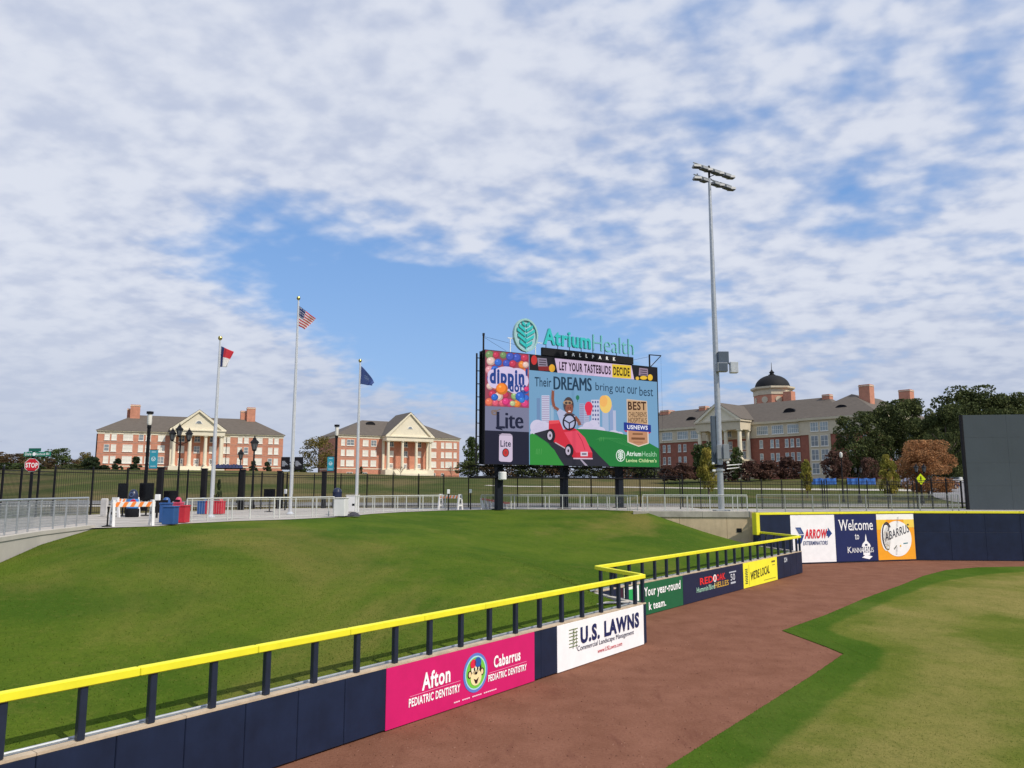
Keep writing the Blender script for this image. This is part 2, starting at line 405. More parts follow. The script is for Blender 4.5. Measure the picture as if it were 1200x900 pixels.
# ------------------------------------------------------------------ setting: ground, field, berm, plaza, terrain
def sheet(name, pts, z, mat, kind='structure'):
    from mathutils.geometry import tessellate_polygon
    me = bpy.data.meshes.new(name); vs = [(x, y, z) for x, y in pts]
    tr = tessellate_polygon([[Vector(v) for v in vs]])
    fs = []
    for f in tr:
        a, b, c = (Vector(vs[i]) for i in f)
        fs.append(f if (b - a).cross(c - a).z > 0 else (f[0], f[2], f[1]))
    me.from_pydata(vs, [], fs); me.materials.append(mat); me.update()
    return link(name, me, None, kind)
sheet('ground', [(-4000, -3000), (4000, -3000), (4000, 5000), (-4000, 5000)], -.08, LAWN)
sheet('warning_track', [(-25, -60), (150, -60), (150, 58), (-25, 58)], 0, DIRT)

def edge_round(pts, k=3):
    for _ in range(k):
        q = []
        for i in range(len(pts)):
            a, b = pts[i], pts[(i + 1) % len(pts)]
            if math.dist(a, b) < .5: q += [a]; continue
            f = min(.25, 1.2 / math.dist(a, b)) if _ == 0 else .25
            q += [(a[0] + (b[0] - a[0]) * f, a[1] + (b[1] - a[1]) * f), (b[0] + (a[0] - b[0]) * f, b[1] + (a[1] - b[1]) * f)]
        pts = q
    return pts
# outer strip of darker turf with a sharp corner, inner turf 4 mm above
arc = [(32.4, 50.2), (29.5, 49.7), (26.6, 48.1), (23.5, 44.9), (20.3, 40.9), (16, 35.8), (12.4, 31.2), (9.45, 27.75), (9.85, 25.0), (9.94, 23.9), (8.1, 21.4), (2.73, 14.4), (-3.5, 6.3), (-8, 0), (-14, -10)]
sheet('turf_edge', arc + [(-14, -60), (150, -60), (150, 32), (90, 42), (60, 47), (45, 49.4)], .019, EDGE)
arc2 = [(34, 48.0), (29.5, 46.8), (25.5, 44.2), (22.6, 41.8), (18.6, 37.2), (14.4, 32.2), (11.9, 29.2), (11.0, 27.8), (11.15, 26.4), (11.6, 25.2), (11.3, 24.0), (9.9, 21.8), (4.3, 14.5), (-1.8, 6.3), (-6, 0), (-12, -10)]
def poly_dist(px, py, pl):
    """signed distance (positive inside) of points to a closed polygon"""
    d = np.full(px.shape, 1e9); ins = np.zeros(px.shape, bool); n = len(pl)
    for i in range(n):
        (x0, y0), (x1, y1) = pl[i], pl[(i + 1) % n]; ex, ey = x1 - x0, y1 - y0
        t_ = np.clip(((px - x0) * ex + (py - y0) * ey) / (ex * ex + ey * ey), 0, 1)
        d = np.minimum(d, np.hypot(px - x0 - t_ * ex, py - y0 - t_ * ey))
        if y0 != y1: ins ^= ((y0 > py) != (y1 > py)) & (px < (x1 - x0) * (py - y0) / (y1 - y0) + x0)
    return np.where(ins, d, -d)
big_poly = arc + [(-14, -60), (150, -60), (150, 32), (90, 42), (60, 47), (45, 49.4)]
in_poly = edge_round(arc2 + [(-12, -60), (150, -60), (150, 30), (90, 40), (60, 45), (45, 47.4)], 2)
CS = .4
gx, gy = np.meshgrid(np.arange(-14, 100, CS), np.arange(-30, 51, CS), indexing='ij')
dout = poly_dist(gx, gy, big_poly); din = poly_dist(gx, gy, in_poly)
ni, nj = gx.shape; ok = dout > .25
cell = ok[:-1, :-1] & ok[1:, :-1] & ok[1:, 1:] & ok[:-1, 1:]
idx = np.arange(ni * nj).reshape(ni, nj); used = np.zeros(ni * nj, bool)
q_ = np.stack([idx[:-1, :-1][cell], idx[1:, :-1][cell], idx[1:, 1:][cell], idx[:-1, 1:][cell]], 1); used[q_.ravel()] = True
remap = np.cumsum(used) - 1; q_ = remap[q_]
vv = np.stack([gx.ravel()[used], gy.ravel()[used], np.full(used.sum(), .0225)], 1)
me = bpy.data.meshes.new('outfield_grass'); me.vertices.add(len(vv)); me.vertices.foreach_set('co', vv.ravel())
me.loops.add(q_.size); me.loops.foreach_set('vertex_index', q_.ravel().astype(np.int32)); me.polygons.add(len(q_))
me.polygons.foreach_set('loop_start', np.arange(0, q_.size, 4)); me.polygons.foreach_set('loop_total', np.full(len(q_), 4))
me.materials.append(EDGE); me.update(calc_edges=True)
at_ = me.attributes.new('inner', 'FLOAT', 'POINT'); at_.data.foreach_set('value', np.clip(din.ravel()[used] * 1.3 + .5, 0, 1).astype(np.float32))
bd_ = din.ravel()[used]; ab_ = me.attributes.new('band', 'FLOAT', 'POINT')
ab_.data.foreach_set('value', (np.exp(-((bd_ - 2.4) / 2.2) ** 2) - .9 * np.exp(-((bd_ - 8.5) / 2.8) ** 2) + .8 * np.exp(-((bd_ - 15) / 3.0) ** 2) - .8 * np.exp(-((bd_ - 22) / 3.5) ** 2)).astype(np.float32))
link('outfield_grass', me, None, 'structure')
# thin raised lip where turf meets dirt
lip = MB(); rndl = random.Random(3)
dense = []
for a, b in zip(arc, arc[1:]):
    k = max(1, int(math.dist(a, b) / .12)); dense += [(a[0] + (b[0] - a[0]) * i / k, a[1] + (b[1] - a[1]) * i / k) for i in range(k)]
for i, (x, y) in enumerate(dense):
    if y < 5: break
    a = rndl.random() * 3.14; r = .015 + rndl.random() * .02
    lip.add([(x + r * math.cos(a + k * 2.094), y + r * math.sin(a + k * 2.094), 0) for k in range(3)] + [(x, y, .025 + rndl.random() * .02)], [(0, 1, 3), (1, 2, 3), (2, 0, 3)])
o = lip.build('grass_tufts', EDGE, kind='stuff'); tag(o, 'ragged tufts of grass along the edge of the dirt track', 'grass')

# walls lines
A1 = math.atan2(1, .764)
def w1(y): return (.764 * y - 15.17, y)
P1s = w1(-1.0); P1e = w1(25.52)
P2s = (3.07, 28.24); P2e = (17.18, 46.47)
A2 = math.atan2(P2e[1] - P2s[1], P2e[0] - P2s[0]); L2 = math.dist(P2s, P2e)
L1 = math.dist(P1s, P1e)
B0 = (16.2, 51.0); B1 = (28.2, 54.6); B2 = (35.2, 54.0); B3 = (72, 47.0)
n1 = (-math.sin(A1), math.cos(A1)); n2 = (-math.sin(A2), math.cos(A2))
def off(p, n, d): return (p[0] + n[0] * d, p[1] + n[1] * d)
crest_px = [(185, 617), (215, 614), (275, 611), (340, 609), (400, 606), (435, 602.5), (470, 600.3), (525, 598.2), (600, 596.9), (700, 597.6), (745, 599)]
U = [((-14.6, 0.0), 1.9), ((-14.9, 12.0), 2.3), ((-15.0, 22.9), 2.75), ((-15.9, 26.4), 3.05), ((-16.5, 30.6), 3.34), ((-15.6, 31.3), 3.38)]
U += [(GG(px, py, 3.38), 3.38) for px, py in crest_px]
U += [((9.3, 53.15), 3.3), ((12.2, 52.65), 2.3), ((15.2, 52.2), 1.25), ((15.95, 52.05), 1.15)]
cg = .42
Lo = [off(w1(0.3), n1, cg), off(w1(4), n1, cg), off(w1(9), n1, cg), off(w1(12), n1, cg), off(w1(14.5), n1, cg), off(w1(16), n1, cg),
      off(w1(17), n1, cg), off(w1(18), n1, cg), off(w1(20), n1, cg), off(w1(22), n1, cg), off(w1(24), n1, cg), off(w1(25.1), n1, cg), (3.2, 26.2),
      off(P2s, n2, cg), off((4.5, 30.07), n2, cg), off((6.5, 32.65), n2, cg), off((9, 35.88), n2, cg),
      off((12, 39.76), n2, cg), off((15, 43.6), n2, cg), off((16.9, 46.1), n2, cg), (15.95, 51.3)]
while len(Lo) > len(U): Lo.pop(-4)
NL = 120
def resample(pl, n):
    t = np.linspace(0, len(pl) - 1, n); a = np.array(pl); return np.stack([np.interp(t, range(len(pl)), a[:, i]) for i in range(a.shape[1])], 1)
LoR = resample(Lo, NL * 2); UR = resample([(p[0], p[1], z) for p, z in U], NL * 2)
vs = []; fs = []; NT = 40
for i in range(NL * 2):
    for j in range(NT + 1):
        t = j / NT; x = LoR[i][0] + (UR[i][0] - LoR[i][0]) * t; y = LoR[i][1] + (UR[i][1] - LoR[i][1]) * t
        sS = 1 - (1 - t) ** 1.25
        z = 1.22 + (UR[i][2] - 1.22) * sS
        e = min(t, 1 - t) * 4; e = min(1, e)
        z += e * (.05 * math.sin(x * .35 + 1) * math.sin(y * .27) + .02 * math.sin(x * .9 + y * .5))
        vs.append((x, y, z))
    if i:
        for j in range(NT):
            a = (i - 1) * (NT + 1) + j; fs.append((a, a + NT + 1, a + NT + 2, a + 1))
_a = np.array(vs).reshape(NL * 2, NT + 1, 3)
for _ in range(60):                        # relax the inside so that no crease shows where the fence jogs
    _b = _a.copy(); _b[1:-1, 2:-2] = (_a[:-2, 2:-2] + _a[2:, 2:-2] + _a[1:-1, 1:-3] + _a[1:-1, 3:-1] + _a[1:-1, 2:-2] * 2) / 6; _a = _b
vs = [tuple(p) for p in _a.reshape(-1, 3)]
me = bpy.data.meshes.new('grass_berm'); me.from_pydata(vs, [], fs); me.materials.append(TURF); me.polygons.foreach_set('use_smooth', [True] * len(fs)); me.update()
fl = sum(p.normal.z for p in me.polygons) < 0
if fl: me.flip_normals()
berm = link('grass_berm', me, None, 'structure')

# short blades and grit: nobody could count them
def scatter(name, pts, h0, h1, wd, mat, label, cat, lean=.6, seed=1):
    r = np.random.RandomState(seed); n = len(pts); a = r.uniform(0, 6.283, n); b = r.uniform(0, 6.283, n)
    h = r.uniform(h0, h1, (n, 1)); side = np.stack([np.cos(a), np.sin(a), np.zeros(n)], 1) * wd * r.uniform(.6, 1.4, (n, 1))
    tip = pts + np.stack([np.cos(b) * lean, np.sin(b) * lean, np.ones(n)], 1) * h
    v = np.stack([pts - side, pts + side, tip], 1).reshape(-1, 3)
    me = bpy.data.meshes.new(name); me.vertices.add(3 * n); me.vertices.foreach_set('co', v.ravel())
    me.loops.add(3 * n); me.loops.foreach_set('vertex_index', np.arange(3 * n)); me.polygons.add(n)
    me.polygons.foreach_set('loop_start', np.arange(0, 3 * n, 3)); me.polygons.foreach_set('loop_total', np.full(n, 3))
    me.materials.append(mat); me.update(calc_edges=True); o = link(name, me, None, 'stuff'); tag(o, label, cat); return o
def blade_mat(name, c, c2):
    m = bpy.data.materials.new(name); m.use_nodes = True; t = m.node_tree; n = t.nodes; bs = n['Principled BSDF']
    bs.inputs['Roughness'].default_value = .9; bs.inputs['Specular IOR Level'].default_value = .05
    g = n.new('ShaderNodeNewGeometry'); mx = n.new('ShaderNodeMix'); mx.data_type = 'RGBA'; mx.inputs[6].default_value = c + (1,); mx.inputs[7].default_value = c2 + (1,)
    t.links.new(g.outputs['Random Per Island'], mx.inputs[0]); t.links.new(mx.outputs[2], bs.inputs['Base Color']); return m
rg = np.random.RandomState(5)
Va = np.array(vs); NI = NL * 2
def berm_pts(n, ylim):
    i = rg.randint(0, NI - 1, n); j = np.minimum((rg.rand(n) ** 1.3 * NT).astype(int), NT - 1); u, w = rg.rand(n, 1), rg.rand(n, 1)
    k = i * (NT + 1) + j; p = (Va[k] * (1 - u) + Va[k + NT + 1] * u) * (1 - w) + (Va[k + 1] * (1 - u) + Va[k + NT + 2] * u) * w
    return p[(p[:, 1] < ylim) & (p[:, 1] > 8)]
scatter('berm_grass_blades', berm_pts(90000, 34), .012, .034, .007, blade_mat('grass_blade', (.048, .088, .010), (.100, .135, .02)), 'short mown grass blades covering the sloping berm', 'grass')
n_ = 70000; xx = rg.uniform(-2, 26, n_); yy = 13 + rg.rand(n_) ** 1.4 * 30
dd_ = poly_dist(xx, yy, big_poly); m_ = (dd_ > .02) & (np.abs(xx / yy) < .75)
scatter('outfield_grass_blades', np.stack([xx[m_], yy[m_], np.full(m_.sum(), .02)], 1), .010, .030, .007, blade_mat('field_blade', (.080, .125, .014), (.17, .19, .035)), 'short grass blades of the outfield turf', 'grass', seed=2)
n_ = 9000; xx = rg.uniform(-5, 14, n_); yy = 13 + rg.rand(n_) ** 1.5 * 24
dd_ = poly_dist(xx, yy, big_poly); m_ = (dd_ < -.03) & (xx > .764 * yy - 15.05 + rg.exponential(1.6, n_) * 0)
scatter('track_grit', np.stack([xx[m_], yy[m_], np.full(m_.sum(), .0)], 1), .004, .022, .014, blade_mat('grit', (.10, .045, .03), (.34, .19, .14)), 'loose grit and clods on the red dirt track', 'grit', lean=.8, seed=3)

# concourse (plaza)
crest = [p for p, z in U[4:]]
FC = (-26, 44); F2 = (-18, 62); F3 = (0, 66); F4 = (14.9, 66.5)
plz = [(-14.9, -20), (-14.9, 0), (-15.2, 22.9), (-16.1, 26.4)] + crest[:-4] + [(9.3, 53.5), (16.25, 52.4), (16.3, 51.45), (28.1, 55.0), (35.2, 54.4), (72, 47.4), (72, 62), (32, 61.4), (14.9, 61.2), (14.9, 67), (0, 66.6), (-18.4, 62.4), (-26.4, 44), (-26.4, -20)]
pm = MB(); from mathutils.geometry import tessellate_polygon
sheet('plaza_pavement', plz, 3.40, PAVE)
jm = MB()
for k in range(0, 30):
    y = -2 + k * 3.05; x0 = -26.2 if y < 44 else -26 + (y - 44) * .44
    if y < 60: jm.box(x0, interp(y, [0, 30, 40, 52, 57], [-16.9, -17, -14.6, -8.4, -4]), y - .012, y + .012, 3.401, 3.405)
for k in range(0, 14):
    x = -17.6 - k * 0 + k * 3.4; y0 = interp(x, [-17.6, -14, -8, 0, 9, 16, 28, 32], [32, 38.5, 51.5, 58.6, 56, 53.2, 56, 56.5]); jm.box(x - .012, x + .012, y0 + .6, 60.8 if x > -14 else 57, 3.4015, 3.4055)
jm.build('pavement_joints', M('dark_joint', (.12, .11, .10), .9), None, kind='stuff')['label'] = 'dark saw cut joints in the plaza concrete'
# terrain outside
def hz(x, y):
    T = interp(x, [-400, -160, -130, -75, -30, 10, 45, 110, 400], [9.2, 9.6, 10.6, 10.4, 9.0, 8.2, 7.2, 6.4, 6.4])
    y0 = interp(x, [-400, -40, 0, 40, 200], [62, 64, 80, 92, 92]); y1 = interp(x, [-400, -100, 0, 60, 200], [235, 235, 250, 150, 140])
    b = 3.34 + (T - 3.34) * sstep((y - y0) / (y1 - y0)) ** .85
    if y > y1: b += min(3, (y - y1) * .004)
    w = sstep((y - 100) / 60) * .25
    return b + w * math.sin(x * .05 + 1) * math.sin(y * .043)
xs = sorted(set([-3000, -1500, -800, -400] + list(range(-300, -26, 8)) + [-26.3] + [-26.2] + list(range(-26, 220, 6)) + [300, 500, 900, 1600, 3000]))
def Yb(x):
    if x < -26.25: return -1500
    return interp(x, [-26.2, -18.2, 0, 14.9, 15, 32, 3000], [44, 62.3, 66.5, 66.9, 61.1, 61.3, 61.3])
vs = []; fs = []; NY = 90
for i, x in enumerate(xs):
    for j in range(NY + 1):
        t = j / NY; y0 = Yb(x)
        if y0 < 0: y = -1500 + 1560 * (j / 8) if j <= 8 else 60 + 3500 * ((j - 8) / (NY - 8)) ** 2.6
        else: y = y0 + (3560 - y0) * t ** 2.6
        vs.append((x, y, hz(x, y)))
    if i and not (xs[i] == -26.2):
        for j in range(NY):
            a = (i - 1) * (NY + 1) + j; fs.append((a, a + NY + 1, a + NY + 2, a + 1))
me = bpy.data.meshes.new('campus_lawn'); me.from_pydata(vs, [], fs); me.materials.append(LAWN); me.polygons.foreach_set('use_smooth', [True] * len(fs)); me.update()
if sum(p.normal.z for p in me.polygons) < 0: me.flip_normals()
link('campus_lawn', me, None, 'structure')
def strip(name, pts, w, lift, mat, thick=0):
    P_ = resample(pts, 60); vs = []; fs = []
    for i, (x, y) in enumerate(P_):
        a = P_[max(0, i - 1)]; b = P_[min(len(P_) - 1, i + 1)]; d = math.hypot(b[0] - a[0], b[1] - a[1]); nx, ny = -(b[1] - a[1]) / d, (b[0] - a[0]) / d
        for k in range(5):
            o_ = (k / 4 - .5) * w; vs.append((x + nx * o_, y + ny * o_, hz(x + nx * o_, y + ny * o_) + lift))
        if i:
            for k in range(4): a_ = (i - 1) * 5 + k; fs.append((a_, a_ + 1, a_ + 6, a_ + 5))
    me = bpy.data.meshes.new(name); me.from_pydata(vs, [], fs); me.materials.append(mat); me.update()
    if sum(p.normal.z for p in me.polygons) < 0: me.flip_normals()
    return link(name, me, None, 'structure')
strip('pavement', [(-120, 69), (-40, 70), (0, 71.5), (30, 71), (60, 69), (120, 66)], 3.2, .05, CONC_L)
strip('street', [(-200, 78), (-40, 79), (0, 80.5), (30, 80), (60, 78), (140, 74)], 9, .03, ASPH)
strip('kerb', [(-200, 73.2), (-40, 74.2), (0, 75.7), (30, 75.2), (60, 73.2), (140, 69.2)], .3, .14, CONC_L)
strip('side_road', [(56, 80), (62, 100), (74, 130), (92, 150), (140, 160)], 13, .08, M('pale_road', (.23, .225, .23), .9, var=.1))
strip('footpath', [(62, 112), (40, 128), (20, 140), (-5, 150)], 2.5, .05, CONC_L)

# ------------------------------------------------------------------ low outfield fence
def low_fence(loc, ang, L, label, signs, post0, name='outfield_fence', skip_end=0, flip=False, length_back=True):
    """signs: (s0, s1) stretches where a banner covers the pads"""
    t = thing(name, (loc[0], loc[1], 0), ang, label, 'fence', 'padded outfield fences with yellow rails')
    # navy pads 1.22 m wide
    padm = {}
    s = 0
    cuts = [0]
    while cuts[-1] < L - .05: cuts.append(min(L, cuts[-1] + 1.1))
    for a, b in zip(cuts, cuts[1:]):
        w = round(b - a, 3)
        if w not in padm: padm[w] = MB().bev(.003, w - .003, 0, .10, .03, 1.245, .012).mesh('wall_pad', NAVY)
        link('wall_pad', padm[w], t, loc=(a, 0, 0))
    MB().box(0, L, .10, .30, -.05, 1.20).build('concrete_core', CONC, t)
    k = 0
    bm_ = {}
    while k < L - .05:
        w = round(min(2.2, L - k), 3)
        if w not in bm_: bm_[w] = MB().box(.004, w - .004, -.005, .17, 1.247, 1.285).mesh('coping_board', TAN)
        link('coping_board', bm_[w], t, loc=(k, 0, 0)); k += 2.2
    MB().box(0, L, .172, .26, 1.2, 1.262).box(0, L, .262, .40, 1.2, 1.235, mat=1).build('metal_edge_channel', [BLACKM, GALVL], t)
    MB().tube((0, .335, 1.275), (L, .335, 1.275), .022, n=6).build('ground_pipe', GALV, t)
    pm_ = MB().bev(-.055, .055, .03, .14, 1.287, 2.06, .012).mesh('post', NAVYP)
    k = post0
    while k < L - .05: link('post', pm_, t, loc=(k, 0, 0)); k += 1.05
    link('post', pm_, t, loc=(L - .07, 0, 0))
    rm = {}
    k = 0
    while k < L - .01:
        w = round(min(2.1, L - k), 3)
        if w not in rm: rm[w] = MB().bev(.003, w - .003, -.01, .13, 2.045, 2.178, .014).mesh('rail_section', YEL)
        link('rail_section', rm[w], t, loc=(k, 0, 0)); k += 2.1
    return t
s_of = lambda y: (y + 1) * 1.2585
low_fence(P1s, A1, L1, 'near padded fence with long yellow top rail, ending at the white lawn care banner', [], .25)
low_fence(P2s, A2, L2, 'second padded fence section with yellow rail, beyond the jog behind the lawn care banner', [], .35)
def jog(p, q, label, posts, wall=True):
    A = math.atan2(q[1] - p[1], q[0] - p[0]); L = math.dist(p, q)
    t = thing('fence_return', (p[0], p[1], 0), A, label, 'fence', 'short returns of the outfield fence')
    MB().bev(.1, L, -.07, .07, 2.046, 2.176, .014).build('rail_section', YEL, t)
    for k in posts: MB().bev(k - .06, k + .06, -.055, .055, 1.25, 2.04, .012).build('post', NAVYP, t)
    MB().bev(.12, L, -.14, .0, 1.0 if not wall else 0, 1.24, .02).box(.1, L - .05, .004, .2, 0, 1.25, mat=1).build('wall_pad', [NAVY, CONC_L], t)
    return t
e1 = off(P1e, n1, .08)
jog(e1, off(P2s, n2, .05), 'short fence return joining the lawn care banner corner to the green banner', [1.0, 1.95])
e2 = off(P2e, n2, .08)
jog(e2, (16.25, 51.0), 'short fence return joining the low fence end to the tall navy wall', [.9, 1.9, 2.9, 3.9])
# concrete strip on the grass at the jog
sheet('concrete_strip', [off(w1(23.6), n1, 1.7), off(w1(24.0), n1, 2.1), off(w1(25.45), n1, .55), off(w1(25.2), n1, .4)], 1.30, CONC_L)

# ------------------------------------------------------------------ banners on the low fence
def banner(line, s0, s1, z0, z1, color, label, name='advertising_banner'):
    p, A = line
    loc = (p[0] + math.cos(A) * s0, p[1] + math.sin(A) * s0, z0)
    t = thing(name, loc, A, label, 'banner', 'advertising banners on the outfield walls')
    w, h = s1 - s0, z1 - z0
    c = tuple(lin(color))
    MB().bev(0, w, -.012, 0.02, 0, h, .004).build('banner_board', PAINT(color), t)
    return t, w, h
WL1 = (P1s, A1); WL2 = (P2s, A2)
# 1 pink
t, w, h = banner(WL1, 21.98, 27.19, .02, 1.243, (208, 28, 106), 'bright pink dental banner on the near fence with a round cartoon face emblem')
p = PR(y=-.016); Wc = (255, 255, 255)
p.text('Afton', w * .20, h * .47, w * .175, h * .30, Wc, 2, bold=.035, rise=.02)
p.line([(w * .13, h * .435), (w * .44, h * .455)], .012, (245, 150, 190), 2)
p.text('PEDIATRIC DENTISTRY', w * .125, h * .26, w * .315, h * .145, Wc, 2, bold=.03)
p.text('Cabarrus', w * .675, h * .50, w * .205, h * .23, Wc, 2, bold=.035, rise=.01)
p.line([(w * .64, h * .435), (w * .93, h * .45)], .012, (245, 150, 190), 2)
p.text('PEDIATRIC DENTISTRY', w * .635, h * .275, w * .295, h * .13, Wc, 2, bold=.03)
p.build('lettering', t)
p = PR(y=-.016)
for i in range(22):
    if i in (3, 8, 14): continue
    p.rect(w * (.40 + i * .0135), w * (.40 + i * .0135 + .011), h * (.085 + .0), h * .108, (250, 205, 225), 2)
p.build('small_print', t, 'stuff')
p = PR(y=-.016); cx, cz = w * .545, h * .52; ry = h * .36; rx = ry * 1.0
p.ell(cx, cz, rx, ry, (98, 128, 205), 1, 36); p.ell(cx, cz, rx * .86, ry * .86, (180, 225, 235), 2, 36); p.ell(cx, cz, rx * .79, ry * .79, (118, 200, 70), 3, 36)
for sx in (-1, 1): p.ell(cx + sx * rx * .52, cz - ry * .02, rx * .16, ry * .2, (60, 38, 30), 4); p.ell(cx + sx * rx * .5, cz - ry * .02, rx * .10, ry * .14, (240, 215, 160), 5)
p.ell(cx, cz + ry * .22, rx * .46, ry * .42, (60, 38, 30), 4)
p.ell(cx, cz - ry * .25, rx * .45, ry * .40, (246, 226, 170), 5)
p.ell(cx - rx * .06, cz + ry * .22, rx * .34, ry * .3, (246, 236, 200), 5)
p.ell(cx - rx * .25, cz + ry * .50, rx * .24, ry * .22, (226, 40, 70), 6, rot=30); p.ell(cx + rx * .14, cz + ry * .52, rx * .28, ry * .26, (40, 90, 170), 6, rot=-20)
for sx in (-.14, .12): p.ell(cx + rx * sx, cz + ry * .2, rx * .06, ry * .1, (25, 25, 30), 6)
p.ell(cx - rx * .01, cz - ry * .02, rx * .11, ry * .07, (35, 25, 25), 6)
p.poly([(cx - rx * .2, cz - ry * .28), (cx, cz - ry * .36), (cx + rx * .22, cz - ry * .24), (cx + rx * .08, cz - ry * .55), (cx - rx * .06, cz - ry * .55)], (60, 25, 25), 6)
p.build('round_emblem', t)
# 2 white lawn care
t, w, h = banner(WL1, 28.24, 33.16, .02, 1.243, (246, 245, 246), 'white lawn care banner with big navy letters at the end of the near fence')
p = PR(y=-.016); nv = (30, 38, 88)
p.text('U.S. LAWNS', w * .235, h * .47, w * .70, h * .38, nv, 2, bold=.055)
p.build('lettering', t); p = PR(y=-.016)
p.text('Commercial Landscape Management', w * .20, h * .30, w * .665, h * .15, (75, 75, 95), 2)
p.text('www.USLawns.com', w * .42, h * .15, w * .29, h * .10, (205, 70, 80), 2)
p.build('small_lettering', t); p = PR(y=-.016)
for i in range(6): p.line([(w * .115, h * (.47 + i * .075)), (w * .205, h * (.47 + i * .075))], .022, (105, 125, 60), 2)
p.line([(w * .155, h * .42), (w * .16, h * .86)], .02, (70, 80, 60), 2); p.line([(w * .19, h * .40), (w * .192, h * .8)], .015, (70, 80, 60), 2)
for i in range(5): p.line([(w * .16, h * (.5 + i * .07)), (w * .185, h * (.56 + i * .07))], .018, (130, 140, 70), 2)
p.build('logo', t)
# 3 green
t, w, h = banner(WL2, 1.5, 6.89, .02, 1.243, (28, 98, 62), 'dark green banner with white words, first on the second fence section')
p = PR(y=-.016); o_ = 1.5
p.rect(0.0, .30, 0, h, (60, 30, 48), 1); p.rect(.34, 1.5, h * .50, h * .98, (240, 244, 240), 1); p.rect(.52, 1.36, h * .36, h * .90, (40, 170, 88), 2)
p.build('logo', t); p = PR(y=-.016)
p.text('Your year-round', 3.42 - o_, .60, 3.22, .46, Wc, 2, bold=.02)
p.text('k team.', 3.78 - o_, .16, 1.48, .30, Wc, 2, bold=.02)
p.build('lettering', t)
# 4 navy beer
t, w, h = banner(WL2, 6.91, 13.74, .02, 1.243, (30, 38, 66), 'navy beer banner with red, pale green and gold lettering, between green and yellow banners')
p = PR(y=-.016); o_ = 6.91
p.text('RED', 8.62 - o_, .66, 1.42, .30, (232, 50, 50), 2, bold=.03, serif=.02)
p.text('OAK', 10.42 - o_, .68, 1.02, .29, (232, 50, 50), 2, bold=.03, serif=.02)
p.text("Hummin'Bird", 8.25 - o_, .36, 1.95, .24, (170, 215, 190), 2, bold=.01)
p.text('HELLES', 10.2 - o_, .37, 1.65, .25, (205, 165, 70), 2, bold=.02, serif=.015)
p.build('lettering', t); p = PR(y=-.016)
p.ell(10.25 - o_, .82, .19, .17, (240, 240, 240), 2); p.ell(10.25 - o_, .82, .09, .12, (200, 60, 55), 3)
p.build('round_emblem', t); p = PR(y=-.016)
p.text('50', 12.1 - o_, .54, .55, .30, (225, 228, 235), 2)
p.rect(11.95 - o_, 12.8 - o_, .90, .96, (190, 195, 205), 2); p.rect(12.1 - o_, 12.7 - o_, .38, .47, (190, 195, 205), 2)
p.build('award_mark', t)
# 5 yellow
t, w, h = banner(WL2, 13.76, 18.68, .02, 1.243, (250, 240, 60), 'bright yellow banner with slanting black words near the end of the second fence')
p = PR(y=-.016)
p.text("WE'RE LOCAL", .95, .30, 2.75, .44, (60, 62, 40), 2, bold=.02, rise=.16)
p.build('lettering', t); p = PR(y=-.016)
p.rect(.74, .79, .08, h - .1, (200, 195, 60), 1)
for i in range(9): p.rect(.22 + (i % 2) * .05, .56, .2 + i * .085, .25 + i * .085, (75, 90, 60), 2)
p.rect(4.05, 4.6, .98, 1.07, (110, 105, 50), 2); p.rect(4.15, 4.55, .83, .87, (150, 145, 60), 2)
for i in range(16): p.rect(2.8 + i * .115, 2.89 + i * .115, .14, .18, (165, 160, 60), 2)
p.build('small_print', t, 'stuff')
# distance number on the pad
t = thing('distance_marker', (P2s[0] + math.cos(A2) * 19.85, P2s[1] + math.sin(A2) * 19.85, .85), A2, 'small white outfield distance number on the navy padding past the yellow banner', 'number')
p = PR(y=-.008); p.text('324', 0, 0, .52, .26, (215, 220, 228), 1, bold=.02); p.build('numeral', t)

# ------------------------------------------------------------------ tall outfield wall
def tall_wall(p, q, label, first=False):
    A = math.atan2(q[1] - p[1], q[0] - p[0]); L = math.dist(p, q)
    t = thing('outfield_wall', (p[0], p[1], 0), A, label, 'wall', 'tall navy outfield wall stretches with yellow top line')
    MB().box(0.02, L - .02, .12, .38, -.05, 3.3).build('wall_core', CONC, t)
    n = max(1, round(L / 2.44)); w = L / n
    lo = MB().bev(.003, w - .003, 0, .12, .03, 1.947, .010).mesh('wall_panel', NAVY); up = MB().bev(.003, w - .003, 0, .12, 1.953, 3.235, .010).mesh('wall_panel', NAVY)
    for i in range(n):
        link('wall_panel', lo, t, loc=(i * w, 0, 0)); link('wall_panel', up, t, loc=(i * w, 0, 0))
    nn = max(1, round(L / 3)); w = L / nn
    cp = MB().bev(.003, w - .003, -.03, .40, 3.24, 3.385, .015).mesh('rail_section', YEL)
    for i in range(nn): link('rail_section', cp, t, loc=(i * w, 0, 0))
    if first: MB().bev(-.30, -.02, -.06, .42, 1.95, 3.385, .02).build('corner_pad', YEL, t); MB().bev(-.28, -.02, .0, .40, 0, 1.94, .02).build('wall_panel', NAVY, t)
    return t, A, L
tw, AB, LB = tall_wall(B0, B1, 'tall navy padded wall carrying the three square banners', True)
tall_wall(B1, B2, 'plain tall navy wall stretch just right of the orange and white banner')
tall_wall(B2, B3, 'plain tall navy wall stretch below the dark batter screen, at the right edge')
WB = (B0, AB)
t, w, h = banner(WB, 2.34, 5.82, .1, 3.2, (250, 250, 250), 'square white pest control banner with red word and blue arrow, on the tall wall')
p = PR(y=-.016); bl = (38, 68, 130)
p.text('ARROW', w * .30, h * .50, w * .52, h * .20, (222, 45, 60), 3, bold=.05, shear=.25)
p.text('EXTERMINATORS', w * .26, h * .365, w * .56, h * .085, (60, 75, 125), 3, bold=.02, shear=.2)
p.build('lettering', t); p = PR(y=-.016)
